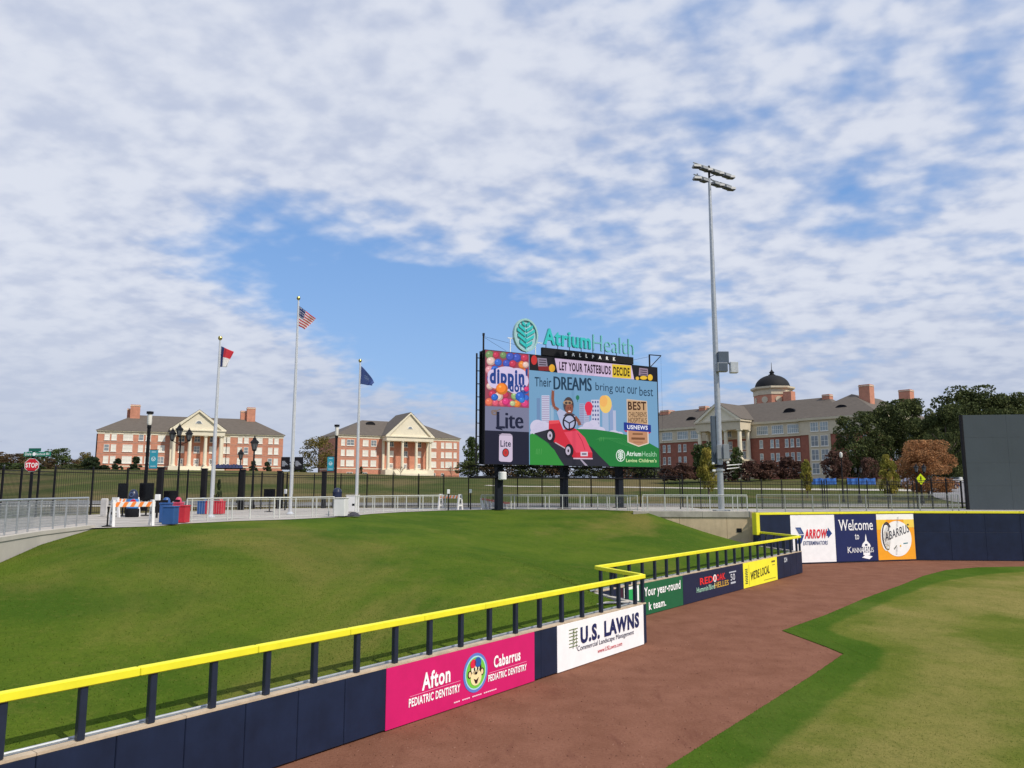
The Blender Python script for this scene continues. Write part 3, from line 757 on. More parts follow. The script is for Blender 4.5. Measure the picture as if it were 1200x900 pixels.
p.poly([(w * .83, h * .55), (w * .83, h * .50), (w * .93, h * .60), (w * .84, h * .73), (w * .84, h * .66), (w * .80, h * .66), (w * .80, h * .55)], bl, 2)
p.poly([(w * .10, h * .74), (w * .22, h * .74), (w * .29, h * .60), (w * .18, h * .60)], bl, 2); p.poly([(w * .18, h * .58), (w * .29, h * .58), (w * .22, h * .40), (w * .11, h * .40)], bl, 2)
for i in range(3): p.line([(w * (.13 + i * .025), h * .72), (w * (.19 + i * .025), h * .61)], .02, (170, 190, 220), 3)
p.build('arrow_logo', t)
t, w, h = banner(WB, 5.84, 9.24, .1, 3.2, (32, 42, 92), 'square navy welcome banner with white serif lettering, between white and orange banners')
p = PR(y=-.016)
p.text('Welcome', w * .09, h * .66, w * .82, h * .23, Wc, 2, bold=.005, serif=.035)
p.text('to', w * .46, h * .46, w * .10, h * .12, Wc, 2, serif=.01)
p.text('K', w * .27, h * .175, w * .09, h * .13, Wc, 2, serif=.015); p.text('ANNAPOLIS', w * .365, h * .18, w * .53, h * .10, Wc, 2, serif=.012)
p.build('lettering', t); p = PR(y=-.016); q_ = lambda a, b: (w * a, h * b)
p.poly([q_(.60, .07), q_(.78, .03), q_(.86, .09), q_(.70, .13)], Wc, 3)
p.poly([q_(.64, .12), q_(.80, .12), q_(.80, .17), q_(.64, .17)], Wc, 3)
for a in (.645, .69, .74, .785): p.rect(w * a, w * (a + .02), h * .17, h * .30, Wc, 3)
p.poly([q_(.61, .30), q_(.83, .30), q_(.81, .36), q_(.74, .43), q_(.735, .50), q_(.72, .58), q_(.705, .50), q_(.70, .43), q_(.63, .36)], Wc, 3)
p.rect(w * .69, w * .75, h * .32, h * .36, (32, 42, 92), 4)
p.build('tower_drawing', t)
t, w, h = banner(WB, 9.26, 12.42, .1, 3.2, (250, 170, 40), 'square orange and white county banner with a baseball and slanting letters')
p = PR(y=-.016)
p.rect(0, w, h * .88, h, (250, 250, 240), 1); p.rect(0, w * .25, h * .66, h * .88, (250, 205, 60), 1); p.rect(w * .72, w, h * .7, h * .88, (250, 215, 90), 1)
p.ell(w * .53, h * .46, w * .38, h * .39, (250, 250, 246), 2, 40)
p.ell(w * .22, h * .50, w * .13, h * .30, (250, 250, 246), 2, 30)
for i in range(8): p.line([(w * (.55 - i * .006), h * (.92 - i * .03)), (w * (.60 - i * .006), h * (.935 - i * .03))], .02, (90, 80, 90), 3)
for i in range(6): p.line([(w * (.47 - i * .004), h * (.25 - i * .028)), (w * (.52 - i * .004), h * (.262 - i * .028))], .02, (90, 80, 90), 3)
p.build('baseball', t); p = PR(y=-.016); dk = (40, 42, 60)
p.ring(w * .26, h * .52, w * .14, h * .31, .10, dk, 3, a0=40, a1=285); p.ring(w * .24, h * .70, w * .09, h * .09, .07, dk, 4, a0=-60, a1=160)
p.ring(w * .26, h * .27, w * .05, h * .06, .03, (200, 180, 120), 4)
p.text('ABARRUS', w * .20, h * .40, w * .66, h * .19, dk, 4, bold=.01, rise=.62)
p.ell(w * .60, h * .30, .07, .07, (235, 185, 60), 4); p.line([(w * .42, h * .23), (w * .50, h * .31)], .09, (130, 130, 120), 4); p.line([(w * .68, h * .35), (w * .80, h * .36)], .07, (60, 130, 140), 4)
p.build('lettering', t)

# concrete retaining wall by the light pole
p0, q0 = (8.3, 53.35), (15.95, 52.1)
AR = math.atan2(q0[1] - p0[1], q0[0] - p0[0]); LR = math.dist(p0, q0)
t = thing('retaining_wall', (p0[0], p0[1], 0), AR, 'tan concrete retaining wall with grey cap below the tall light pole', 'wall')
xx = 0
while xx < LR - .05:
    w = min(3.1, LR - xx); MB().bev(xx + .008, xx + w - .008, 0, .35, .6, 3.02, .01).build('concrete_panel', CONC, t); xx += 3.1
xx = 0
while xx < LR - .05:
    w = min(4.6, LR - xx); MB().bev(xx + .006, xx + w - .006, -.06, .5, 3.03, 3.44, .02).build('cap_stone', M('grey_cap_concrete', (.40, .37, .31), .85, var=.2, scale=1.5, streak=.3), t); xx += 4.6
MB().bev(LR - .92, LR - .60, -.03, 0.0, 2.05, 2.32, .006).build('number_plate', BLACK, t)
MB().bev(LR - .10, LR + .22, -.04, .5, .5, 3.42, .01).build('end_pier', CONC, t)
# left walkway kerb wall
kp = [(-14.75, -5), (-14.9, 12), (-15.05, 22.9), (-15.95, 26.4), (-16.6, 31.0)]
def polywall(name, pts, z0, z1, th, mat, parent=None, kind=None):
    m = MB()
    for i in range(len(pts) - 1):
        a, b = Vector(pts[i]), Vector(pts[i + 1]); d = (b - a).normalized(); nn = Vector((-d.y, d.x)) * th
        m.slab([tuple(a), tuple(b), tuple(b + nn), tuple(a + nn)], z0, z1)
    return m.build(name, mat, parent, kind=kind)
t = thing('walkway_wall', (0, 0, 0), 0, 'low concrete wall and kerb edging the walkway at the left', 'wall')
polywall('wall_face', kp, 1.0, 3.36, .28, CONC_L, t)
polywall('kerb', [(x + .03, y) for x, y in kp], 3.37, 3.50, .30, CONC_L, t)

# ------------------------------------------------------------------ guard rails
def line_pts(pl, step):
    out_ = []; acc = 0
    for a, b in zip(pl, pl[1:]):
        L = math.dist(a, b)
        while acc < L: out_.append((a[0] + (b[0] - a[0]) * acc / L, a[1] + (b[1] - a[1]) * acc / L, math.atan2(b[1] - a[1], b[0] - a[0]))); acc += step
        acc -= L
    out_.append((pl[-1][0], pl[-1][1], math.atan2(pl[-1][1] - pl[-2][1], pl[-1][0] - pl[-2][0])))
    return out_
def guard(pl, z, label, step=1.35, picket=.11, h=1.07, pick_r=.007, mat=GALVL, pmat=None, base=None, pair=False, mesh=False, tr=.036):
    t = thing('guard_rail', (pl[0][0], pl[0][1], z), 0, label, 'railing', 'pale metal guard rails around the grass berm')
    o = pl[0]; rel = [(a - o[0], b - o[1]) for a, b in pl]
    pm_ = MB().bev(-.035, .035, -.02, .02, 0, h - .03, .006).mesh('post', mat)
    pts = line_pts(rel, step)
    for i, (x, y, a) in enumerate(pts):
        link('post', pm_, t, loc=(x, y, 0), rz=a)
        if pair and i % 2 == 0 and i < len(pts) - 1: link('post', pm_, t, loc=(x + .32 * math.cos(a), y + .32 * math.sin(a), 0), rz=a)
    m = MB(); lowr = MB()
    for a, b in zip(rel, rel[1:]):
        m.tube((a[0], a[1], h), (b[0], b[1], h), tr, n=8); lowr.tube((a[0], a[1], .11), (b[0], b[1], .11), .014, n=5)
        lowr.tube((a[0], a[1], h - .09), (b[0], b[1], h - .09), .014, n=5)
    m.build('top_rail', mat, t, smooth=True); lowr.build('lower_rail', pmat or mat, t, kind='stuff')
    m = MB()
    for x, y, a in line_pts(rel, picket): m.tube((x, y, .11), (x, y, h - .09), pick_r, n=3, cap=False)
    if mesh:
        for k in range(8):
            for a, b in zip(rel, rel[1:]): m.tube((a[0], a[1], .2 + k * .1), (b[0], b[1], .2 + k * .1), pick_r, n=3, cap=False)
    m.build('infill_bars', pmat or mat, t, kind='stuff')
    return t
offr = .35
rp = [GG(218, 612, 3.4), GG(275, 609, 3.4), GG(340, 607, 3.4), GG(391, 604.6, 3.4)]
guard(rp, 3.40, 'pale guard rail between the flagpoles, left of the white equipment boxes', pair=True, pick_r=.005, picket=.16)
rp = [GG(416, 602.6, 3.4), GG(440, 600.8, 3.4), GG(475, 599.2, 3.4), GG(525, 597.6, 3.4)]
guard(rp, 3.40, 'pale guard rail from the white boxes to the small striped barricade', pair=True, pick_r=.005, picket=.16)
rp = [GG(564, 597.0, 3.4), GG(600, 596.4, 3.4), GG(700, 597.0, 3.4), (8.7, 53.9)]
guard(rp, 3.40, 'long pale guard rail in front of the scoreboard legs', pair=True, pick_r=.005, picket=.16)
guard([(9.0, 53.5), (15.85, 52.38)], 3.44, 'pale guard rail on the concrete retaining wall by the light pole', step=1.5, pair=True, pick_r=.006, picket=.14)
guard([(-15.15, 0), (-15.15, 12), (-15.3, 22.9), (-16.2, 26.4), (-16.8, 30.8)], 3.50, 'grey mesh guard rail along the walkway at the left edge', step=1.0, pick_r=.007, picket=.06, mat=GALV, mesh=True)
# light mesh fence on top of the tall wall
guard([(16.3, 51.75), (28.1, 55.3), (31.6, 55.0)], 3.40, 'light grey mesh railing behind the tall navy wall', step=2.2, pick_r=.006, picket=.08, mat=M('dull_grey_wire', (.24, .26, .26), .6, metal=.3), mesh=True, h=1.15, tr=.018)

# ------------------------------------------------------------------ black iron fences
def iron(pl, zf, h, label, step, picket=.14, thick=(), pw=.045, gate=()):
    t = thing('iron_fence', (pl[0][0], pl[0][1], 0), 0, label, 'fence', 'black iron fences around the ballpark')
    o = pl[0]; rel = [(a - o[0], b - o[1]) for a, b in pl]
    pm_ = MB().bev(-pw, pw, -pw, pw, 0, h + .08, .01).lathe([(pw * 1.1, h + .08), (pw * .5, h + .14), (.001, h + .18)], 4, ph=R(45)).mesh('post', BLACK)
    for x, y, a in line_pts(rel, step): link('post', pm_, t, loc=(x, y, zf(x + o[0], y + o[1])), rz=a)
    for k in (.15, h - .22, h - .04):
        m = MB()
        for (x, y), (x2, y2) in zip(rel, rel[1:]):
            m.tube((x, y, zf(x + o[0], y + o[1]) + k), (x2, y2, zf(x2 + o[0], y2 + o[1]) + k), .022, n=4)
        m.build('cross_rail', BLACK, t)
    m = MB()
    for x, y, a in line_pts(rel, picket):
        z = zf(x + o[0], y + o[1]); m.tube((x, y, z + .08), (x, y, z + h), .0095, n=3, cap=False)
    m.build('pickets', BLACK, t, kind='stuff')
    return t
flat = lambda x, y: 3.40
iron([(-26, 44), (-26, 20), (-26, -5)], flat, 2.52, 'black iron fence with close bars at the left edge, below the stop sign', 1.5, pw=.05, picket=.10)
iron([FC, F2], flat, 2.7, 'black iron fence between the campus lawn and the flagpole plaza', 2.4)
iron([F2, F3, (14.6, 66.4)], flat, 2.65, 'black iron fence behind the scoreboard legs', 2.1, picket=.16)
iron([(13.0, 60.0), (24.5, 60.8)], flat, 2.12, 'low black fence behind the light pole', 1.62, pw=.035, picket=.2)
iron([(24.7, 60.8), (31.6, 61.1)], flat, 2.12, 'low black fence in front of the blue screen fabric', 1.62, pw=.035, picket=.2)
iron([(31.9, 61.1), (37.5, 62.0)], flat, 2.25, 'black fence with close bars beside the batter screen', 1.3, pw=.05, picket=.16)
# gate pillars
gp = MB().bev(-.17, .17, -.17, .17, 0, 2.85, .02).bev(-.2, .2, -.2, .2, 2.855, 2.95, .02).mesh('gate_pillar', BLACKM)
for k, (px, lab) in enumerate([(187, 'black gate pillar left of the triple lantern lamp'), (238, 'black gate pillar behind the left flagpole'), (283, 'black gate pillar below the small lantern lamp'),
                  (327, 'black gate pillar just left of the tallest flagpole'), (379, 'black gate pillar left of the second banner lamp')]):
    u = (px - 600) / 900
    # intersection of the sight line with the fence line FC-F2
    best = min(((abs((px - 600) / 900 - x / (y * cth - 1.0 * sth)), x, y) for x, y in [(FC[0] + (F2[0] - FC[0]) * i / 400, FC[1] + (F2[1] - FC[1]) * i / 400) for i in range(401)] + [(F2[0] + (F3[0] - F2[0]) * i / 400, F2[1] + (F3[1] - F2[1]) * i / 400) for i in range(401)]))
    o = link('gate_pillar', gp, None, loc=(best[1] + .1, best[2] - .35, 3.4)); tag(o, lab, 'pillar', 'black pillars along the iron fence')

# ------------------------------------------------------------------ scoreboard
SB0 = (-2.0, 56.5); SB1 = (12.4, 65.0); AS = math.atan2(8.5, 14.4); WS = math.dist(SB0, SB1); ZS = 6.75; HS = 8.47
sb = thing('scoreboard', (SB0[0], SB0[1], 3.4), AS, 'huge lit video scoreboard on shade-darkened navy legs behind the berm', 'scoreboard')
zb = ZS - 3.4
MB().box(-.02, WS + .02, .004, .55, zb - .03, zb + HS + .03).build('cabinet', BLACKM, sb)
# legs
for i, (fx_) in enumerate((.105, .46, .79)):
    x = fx_ * WS
    m = MB().box(x - .24, x + .24, .75, 1.25, 0, zb + HS - .3).box(x - .4, x + .4, .6, 1.4, 0, .05)
    m.build('leg', M('shaded_navy_steel', (.006, .009, .016), .6, spec=.2), sb)  # navy steel darkened in colour for the shade under the board
    if i == 0:
        MB().lathe([(.27, 2.2), (.31, 2.25), (.31, 2.75), (.27, 2.8)], 12, (x, .45)).build('white_speaker', WHITE, sb, smooth=True)
# catwalk truss below the board
for y in (.7, 1.5):
    m = MB()
    for z in (zb - .12, zb - .95): m.box(-.5, WS + 1.0, y - .04, y + .04, z - .05, z + .05)
    k = -.5; i = 0
    while k < WS + .9:
        m.tube((k, y, zb - .95), (k + .75, y, zb - .12) if i % 2 == 0 else (k + .75, y, zb - .95), .03, n=4)
        if i % 2: m.tube((k, y, zb - .12), (k + .75, y, zb - .95), .03, n=4)
        m.tube((k, y, zb - .95), (k, y, zb - .12), .025, n=4); k += .75; i += 1
    m.build('truss', BLACK, sb, kind='stuff')
MB().box(-.4, WS + .9, .7, 1.5, zb - 1.02, zb - .97).build('catwalk_deck', BLACKM, sb)
# back frame, visible as a ladder at the left edge
m = MB()
for x in (-.42, -.12): m.box(x - .05, x + .05, .5, .6, zb, zb + HS - .2)
for k in range(9): m.box(-.42, -.1, .52, .58, zb + k * .98 + .05, zb + k * .98 + .11)
m.build('side_ladder', BLACK, sb)
for i in range(8):
    MB().box(i * WS / 7 - .06, i * WS / 7 + .06, .56, .8, zb, zb + HS).build('rear_column', BLACK, sb)
MB().box(-.12, -.02, .1, .2, zb + HS - .6, zb + HS + 1.15).box(-.13, -.0, .08, .22, zb + HS + 1.1, zb + HS + 1.3).build('corner_mast', BLACK, sb)
m = MB().box(WS - .62, WS - .52, .2, .3, zb + HS, zb + HS + 1.15).tube((WS - .57, .25, zb + HS + 1.12), (WS + .75, .25, zb + HS + 1.16), .045, n=4).tube((WS - .45, .25, zb + HS + .1), (WS + .7, .25, zb + HS + 1.12), .04, n=4)
m.build('cable_bracket', BLACK, sb)
MB().tube((WS + .72, .25, zb + HS + 1.1), (WS + .72, .25, zb - .9), .008, n=4).build('hanging_cable', BLACK, sb)
m = MB()
for a, b in (((-.05, 1.0), (1.9, .12)), ((-.05, 1.05), (3.0, .65)), ((WS - 2.6, .45), (WS - .6, .95))): m.tube((a[0], .15, zb + HS + a[1]), (b[0], .15, zb + HS + b[1]), .010, n=4)
m.build('guy_wires', BLACK, sb, kind='stuff')
MB().box(-.06, WS + .06, -.02, .004, zb - .03, zb).box(-.06, WS + .06, -.02, .004, zb + HS, zb + HS + .04).box(-.06, 0, -.02, .004, zb, zb + HS).box(WS, WS + .06, -.02, .004, zb, zb + HS).build('screen_frame', BLACK, sb)

def ZB(zx, zy):      # flat position on the board from measurements on its picture
    pf = (zx - 88) / 963.0; tt = pf * 56.5 / (65.0 - pf * 8.5)
    yt = 190 + (zx - 88) * .10395; yb = 820 + (zx - 85) * .02585
    return tt * WS, zb + (yb - zy) / (yb - yt) * HS
EM = .80
def scr(L0=0): return PR(emit=EM, y=.0 - L0 * .004, tf=ZB)
rs = random.Random(11)
pic = scr()
# the tf maps the coordinate pairs, so draw with y measured downwards
def RC(p_, x0, x1, y0, y1, c, L):          # rectangle following the board's own edges
    yt = lambda x: 190 + (x - 88) * .10395; yb = lambda x: 820 + (x - 85) * .02585
    p_.poly([(x0, y1), (x1, y1), (x1, y0), (x0, y0)], c, L)
# backgrounds
bgp = scr()
ytp = lambda x: 190 + (x - 88) * .10395
ybt = lambda x: 820 + (x - 85) * .02585
bgp.poly([(88, ybt(88)), (1050, ybt(1050)), (1050, ytp(1050)), (88, ytp(88))], (116, 160, 196), 1)
bgp.poly([(88, 503), (333, 515), (333, ytp(333)), (88, ytp(88))], (150, 70, 90), 2)
bgp.poly([(88, 637), (333, 648), (333, 515), (88, 503)], (122, 124, 152), 2)
bgp.poly([(88, ybt(88)), (333, ybt(333)), (333, 648), (88, 637)], (30, 31, 52), 2)
bgp.build('screen_background', sb)
# sweets
sw = scr()
cols = [(228, 96, 120), (236, 120, 90), (220, 70, 130), (60, 110, 210), (150, 180, 120), (240, 140, 60), (230, 160, 170), (120, 150, 100), (200, 60, 90), (235, 200, 190), (70, 90, 190)]
def ball(p_, x, y, r, c, L):
    p_.ell(x, y, r, r * .98, tuple(int(v * .82) for v in c), L, 14); p_.ell(x - r * .12, y - r * .14, r * .78, r * .76, c, L + 1, 12); p_.ell(x - r * .3, y - r * .35, r * .22, r * .2, tuple(min(255, v + 45) for v in c), L + 2, 8)
for row in range(7):
    for k in range(6):
        x = 108 + k * 41 + (row % 2) * 18 + rs.uniform(-7, 7); y = 212 + row * 46 + k * 3 + rs.uniform(-6, 6)
        r = rs.uniform(18, 26)
        x = min(333 - r, max(88 + r, x)); y = min(503 + (x - 88) * .05 - r, max(ytp(x) + r, y))
        ball(sw, x, y, r, rs.choice(cols), 3 + (row * 6 + k) % 2 * 3)
sw.build('sweets_picture', sb)
bl = scr(10)
for x, y, rx, ry in ((150, 355, 50, 52), (200, 325, 70, 42), (262, 340, 62, 48), (290, 365, 40, 45), (262, 400, 52, 36), (130, 330, 30, 30), (215, 380, 60, 40)): bl.ell(x, y, rx, ry, (214, 200, 232), 1, 20)
bl.build('white_splash', sb)
d = scr(12); 
def ttx(p_, t, x0, x1, y0, y1, c, L=2, bold=.02, rise=0, shear=0, serif=0):
    """text from x0..x1, cap top y0 and bottom y1 (measured downwards), falling by rise"""
    p_.text(t, x0, y1, x1 - x0, y0 - y1, c, L, bold, shear, rise)
ttx(d, "dippin'", 112, 325, 288, 404, (34, 66, 140), 1, bold=.06, rise=10)
ttx(d, 'dots', 222, 318, 362, 425, (34, 66, 140), 1, bold=.05, rise=8)
for x, y, r, c in ((180, 408, 34, (250, 140, 50)), (140, 455, 20, (50, 110, 205)), (283, 452, 28, (50, 100, 200)), (203, 480, 22, (225, 60, 130)), (292, 470, 18, (60, 130, 215)), (318, 410, 15, (225, 60, 120)), (240, 490, 16, (190, 200, 150))): ball(d, x, y, r, c, 2)
d.build('sweets_logo', sb)
# beer
b = scr(3)
ttx(b, 'Lite', 152, 296, 535, 628, (26, 30, 58), 1, bold=0); ttx(b, 'Lite', 158, 302, 536, 629, (26, 30, 58), 2, bold=0)
b.poly([(146, 618), (178, 626), (190, 638), (150, 630)], (26, 30, 58), 1); b.line([(125, 530), (150, 528), (150, 552), (128, 548), (125, 530)], 7, (130, 110, 100), 1); b.line([(130, 540), (175, 520)], 5, (130, 110, 100), 1)
can = [(172, 660), (182, 655), (228, 657), (238, 663), (241, 675), (241, 800), (236, 808), (228, 811), (176, 808), (167, 803), (166, 795), (167, 672)]
b.poly(can, (206, 190, 214), 1)
ttx(b, 'Lite', 174, 232, 692, 728, (26, 32, 66), 2, bold=.02)
b.ell(203, 760, 19, 24, (40, 40, 60), 2); b.ell(203, 760, 15, 20, (200, 50, 50), 3); b.ell(203, 760, 6, 9, (150, 60, 60), 4)
b.line([(166, 662), (239, 664)], 4, (150, 140, 160), 2)
b.build('can_advert', sb)
# top strip
b = scr(3)
b.poly([(336, 303), (1050, 370), (1050, ytp(1050)), (336, ytp(336))], (24, 22, 30), 1)
b.poly([(493, 318), (922, 357), (908, 277), (478, 237)], (214, 190, 222), 2)
b.poly([(800, 344), (905, 352), (905, 278), (800, 270)], (228, 196, 50), 3)
b.build('advert_strip', sb)
b = scr(6)
ttx(b, 'LET YOUR TASTEBUDS', 503, 792, 255, 305, (46, 26, 46), 1, bold=.045, rise=26)
ttx(b, 'DECIDE', 806, 897, 283, 333, (60, 40, 10), 1, bold=.045, rise=8)
b.build('advert_words', sb)
b = scr(4)
b.ell(362, 247, 17, 27, (200, 50, 50), 2); b.poly([(385, 283), (438, 284), (432, 238), (380, 234)], (140, 130, 150), 2); b.poly([(388, 306), (450, 308), (446, 282), (384, 282)], (130, 36, 40), 2)
b.ell(462, 293, 17, 22, (228, 170, 50), 3)
for k in range(3): b.line([(390, 246 + k * 13), (430, 249 + k * 13)], 5, (60, 45, 60), 3)
b.poly([(948, 333), (1000, 336), (1000, 296), (952, 290)], (150, 130, 150), 2); b.ell(975, 347, 20, 11, (235, 190, 50), 3); b.ell(1012, 345, 14, 18, (235, 190, 50), 2); b.ell(940, 350, 10, 10, (220, 180, 60), 2)
for k in range(3): b.line([(957, 302 + k * 12), (994, 306 + k * 12)], 5, (60, 45, 60), 3)
b.build('food_pictures', sb)
# main picture
b = scr(3)
for (x0, x1, y0, y1, c, st) in ((376, 395, 460, 600, (110, 140, 180), 0), (403, 447, 445, 600, (196, 200, 224), 1), (452, 470, 500, 610, (150, 178, 205), 0), (612, 640, 490, 620, (150, 170, 200), 1), (640, 668, 500, 620, (170, 185, 212), 1),
                               (680, 726, 470, 650, (198, 198, 222), 2), (740, 775, 520, 650, (160, 178, 210), 0), (780, 800, 500, 655, (140, 160, 200), 0), (800, 816, 530, 660, (180, 186, 214), 0)):
    b.poly([(x0, y1), (x1, y1), (x1, y0), (x0, y0)], c, 1)
    if st == 1:
        k = y0 + 8
        while k < y1 - 6: b.line([(x0 + 2, k), (x1 - 2, k)], 3, (150, 120, 160), 2); k += 10
    if st == 2:
        for r_ in range(7):
            for q in range(3): b.ell(x0 + 9 + q * 14, y0 + 13 + r_ * 24, 4.6, 7, (80, 90, 140), 2, 8)
b.ell(760, 495, 34, 50, (238, 200, 110), 2, 24); b.ell(748, 478, 22, 32, (240, 180, 100), 3, 20)
b.ell(665, 512, 22, 32, (222, 48, 78), 3, 20); b.poly([(655, 556), (676, 556), (682, 530), (648, 530)], (222, 48, 78), 3); b.ell(604, 458, 10, 14, (40, 120, 90), 3, 12)
b.line([(604, 472), (604, 482)], 3, (40, 120, 90), 3)
b.build('skyline_picture', sb)
b = scr(7)
for x, y, rx, ry in ((355, 620, 40, 40), (410, 625, 50, 35), (460, 640, 40, 30), (380, 650, 60, 30), (660, 620, 30, 26), (690, 612, 30, 30), (720, 640, 35, 20), (640, 640, 40, 22), (800, 656, 30, 16), (830, 662, 24, 12)):
    y = min(y, 660); x = max(338 + rx, x); b.ell(x, y, rx, ry, (205, 200, 226), 1, 18)
hill = [(336, ybt(336)), (1050, ybt(1050)), (1050, 742), (980, 702), (900, 672), (800, 650), (700, 635), (600, 632), (520, 634), (440, 640), (380, 652), (336, 668)]
b.poly(hill, (34, 122, 58), 2)
b.poly([(525, ybt(525)), (778, ybt(778)), (720, 780), (680, 735), (620, 690), (540, 655), (440, 634), (360, 655), (440, 710)], (44, 44, 56), 3)
b.poly([(336, ybt(336)), (521, ybt(521)), (470, 745), (420, 700), (350, 655), (336, 662)], (52, 142, 60), 4)
for k in range(5): b.line([(700 + k * 8, 690 - k * 3), (770 + k * 20, 688), (850 + k * 24, 720 + k * 8)], 2, (60, 140, 76), 4)
for x in (370, 378, 386, 398, 722, 730, 742): b.line([(x, 770 if x < 500 else 700), (x + 3, 740 if x < 500 else 678)], 2, (90, 165, 90), 5)
b.poly([(640, ybt(640) - 1), (655, ybt(655) - 1), (622, 800), (612, 800)], (170, 160, 180), 5)
b.build('hill_and_road', sb)
b = scr(13)
red, pink_ = (206, 44, 62), (228, 74, 98)
b.poly([(442, 585), (500, 590), (590, 632), (640, 680), (680, 762), (680, 790), (575, 790), (530, 740), (470, 705), (440, 640)], red, 1)
b.poly([(525, 650), (600, 640), (640, 680), (680, 762), (590, 762), (560, 710)], pink_, 2); b.poly([(442, 585), (500, 583), (500, 600), (445, 605)], (230, 80, 90), 2)
b.line([(575, 794), (682, 796)], 7, (220, 190, 210), 2); b.line([(475, 706), (530, 738)], 6, (190, 170, 180), 3)
b.poly([(615, 782), (655, 782), (655, 758), (615, 758)], (215, 205, 220), 3); b.line([(622, 770), (648, 770)], 10, (120, 110, 130), 4)
b.line([(600, 655), (625, 700), (640, 750)], 3, (170, 40, 66), 3)
for x, y in ((452, 668), (552, 752)):
    b.ell(x, y, 24, 38, (32, 30, 40), 4, 20); b.ell(x - 6, y, 14, 24, (190, 180, 200), 5, 16); b.ell(x - 5, y, 5, 9, (60, 50, 60), 6, 10)
b.build('toy_car_picture', sb)
b = scr(20); sk = (140, 82, 66)
b.line([(500, 530), (470, 510), (462, 470), (464, 438)], 16, sk, 1); b.ell(464, 432, 8, 12, sk, 1); b.line([(461, 425), (459, 415)], 5, sk, 1); b.line([(469, 425), (472, 418)], 4, sk, 1)
b.poly([(485, 540), (500, 520), (540, 540), (590, 560), (600, 590), (590, 620), (520, 636), (505, 600)], (176, 182, 214), 2)
b.line([(585, 565), (605, 590), (612, 612)], 18, sk, 3)
b.ell(550, 500, 29, 45, (74, 62, 66), 3, 24); b.ell(554, 520, 22, 32, sk, 4, 20); b.ell(545, 486, 26, 12, (172, 140, 110), 5, 16); b.ell(537, 488, 8, 7, (70, 60, 60), 6, 10); b.ell(556, 488, 8, 7, (70, 60, 60), 6, 10)
b.ell(547, 516, 3, 3, (40, 25, 25), 6, 8); b.ell(561, 516, 3, 3, (40, 25, 25), 6, 8); b.ell(555, 535, 8, 4, (230, 210, 210), 6, 10); b.poly([(520, 560), (590, 558), (570, 545), (535, 545)], (80, 70, 84), 5)
b.ring(553, 595, 38, 46, 9, (36, 34, 46), 7, 28); b.line([(520, 580), (553, 600), (588, 580)], 7, (36, 34, 46), 7); b.line([(553, 600), (553, 636)], 7, (36, 34, 46), 7)
b.build('child_picture', sb)
b = scr(4); nvy = (30, 58, 82)
ttx(b, 'Their', 365, 458, 342, 395, nvy, 1, bold=.01, rise=4)
ttx(b, 'DREAMS', 470, 680, 338, 412, nvy, 1, bold=0, rise=10); ttx(b, 'DREAMS', 474, 684, 339, 413, nvy, 2, bold=0, rise=10)
ttx(b, 'bring', 705, 802, 372, 430, nvy, 1, bold=.0, rise=10)
ttx(b, 'out', 815, 868, 388, 428, nvy, 1, bold=.0, rise=4)
ttx(b, 'our', 882, 938, 398, 436, nvy, 1, bold=.0, rise=4)
ttx(b, 'best', 950, 1026, 396, 448, nvy, 1, bold=.0, rise=4)
b.build('slogan', sb)
b = scr(10)
b.poly([(876, 640), (994, 640), (990, 478), (876, 466)], (206, 186, 170), 1); b.poly([(882, 640), (988, 640), (986, 482), (882, 472)], (196, 160, 122), 2)
b.poly([(876, 640), (994, 640), (994, 715), (938, 732), (876, 708)], (225, 205, 190), 1); b.poly([(882, 640), (988, 640), (988, 711), (938, 726), (882, 703)], (190, 138, 104), 2)
b.poly([(858, 640), (1008, 652), (1008, 612), (858, 596)], (30, 52, 140), 3); b.poly([(858, 640), (876, 642), (876, 650), (866, 650)], (190, 50, 80), 2); b.poly([(994, 650), (1008, 652), (998, 660), (994, 660)], (190, 50, 80), 2)
b.build('award_badge', sb)
b = scr(14); br = (70, 42, 26)
ttx(b, 'BEST', 882, 984, 480, 528, br, 1, bold=.035, rise=2)
ttx(b, "CHILDREN'S", 883, 986, 538, 565, br, 1, bold=.0, rise=2)
ttx(b, 'HOSPITALS', 883, 986, 570, 598, br, 1, bold=.0, rise=2)
ttx(b, 'USNEWS', 876, 990, 611, 634, (240, 240, 248), 1, bold=.03, rise=5)
b.line([(905, 661), (962, 662)], 9, (128, 86, 58), 1); b.line([(898, 686), (972, 688)], 12, (120, 78, 52), 1); b.line([(910, 706), (962, 708)], 8, (170, 120, 92), 1)
ttx(b, 'Atrium', 868, 950, 755, 782, (226, 240, 230), 1, bold=.03, rise=3); ttx(b, 'Health', 955, 1034, 758, 785, (180, 222, 190), 1, bold=-.01, rise=2)
ttx(b, "Levine Children's", 866, 1034, 796, 816, (210, 232, 170), 1, bold=.02, rise=3)
b.ring(836, 780, 25, 33, 4, (226, 236, 230), 1, 28)
for k in range(5): b.line([(836, 800 - k * 10), (822, 788 - k * 9)], 5, (226, 236, 230), 1); b.line([(836, 800 - k * 10), (850, 788 - k * 9)], 5, (226, 236, 230), 1)
b.line([(836, 812), (836, 756)], 4, (226, 236, 230), 1)
b.build('sponsor_mark', sb)

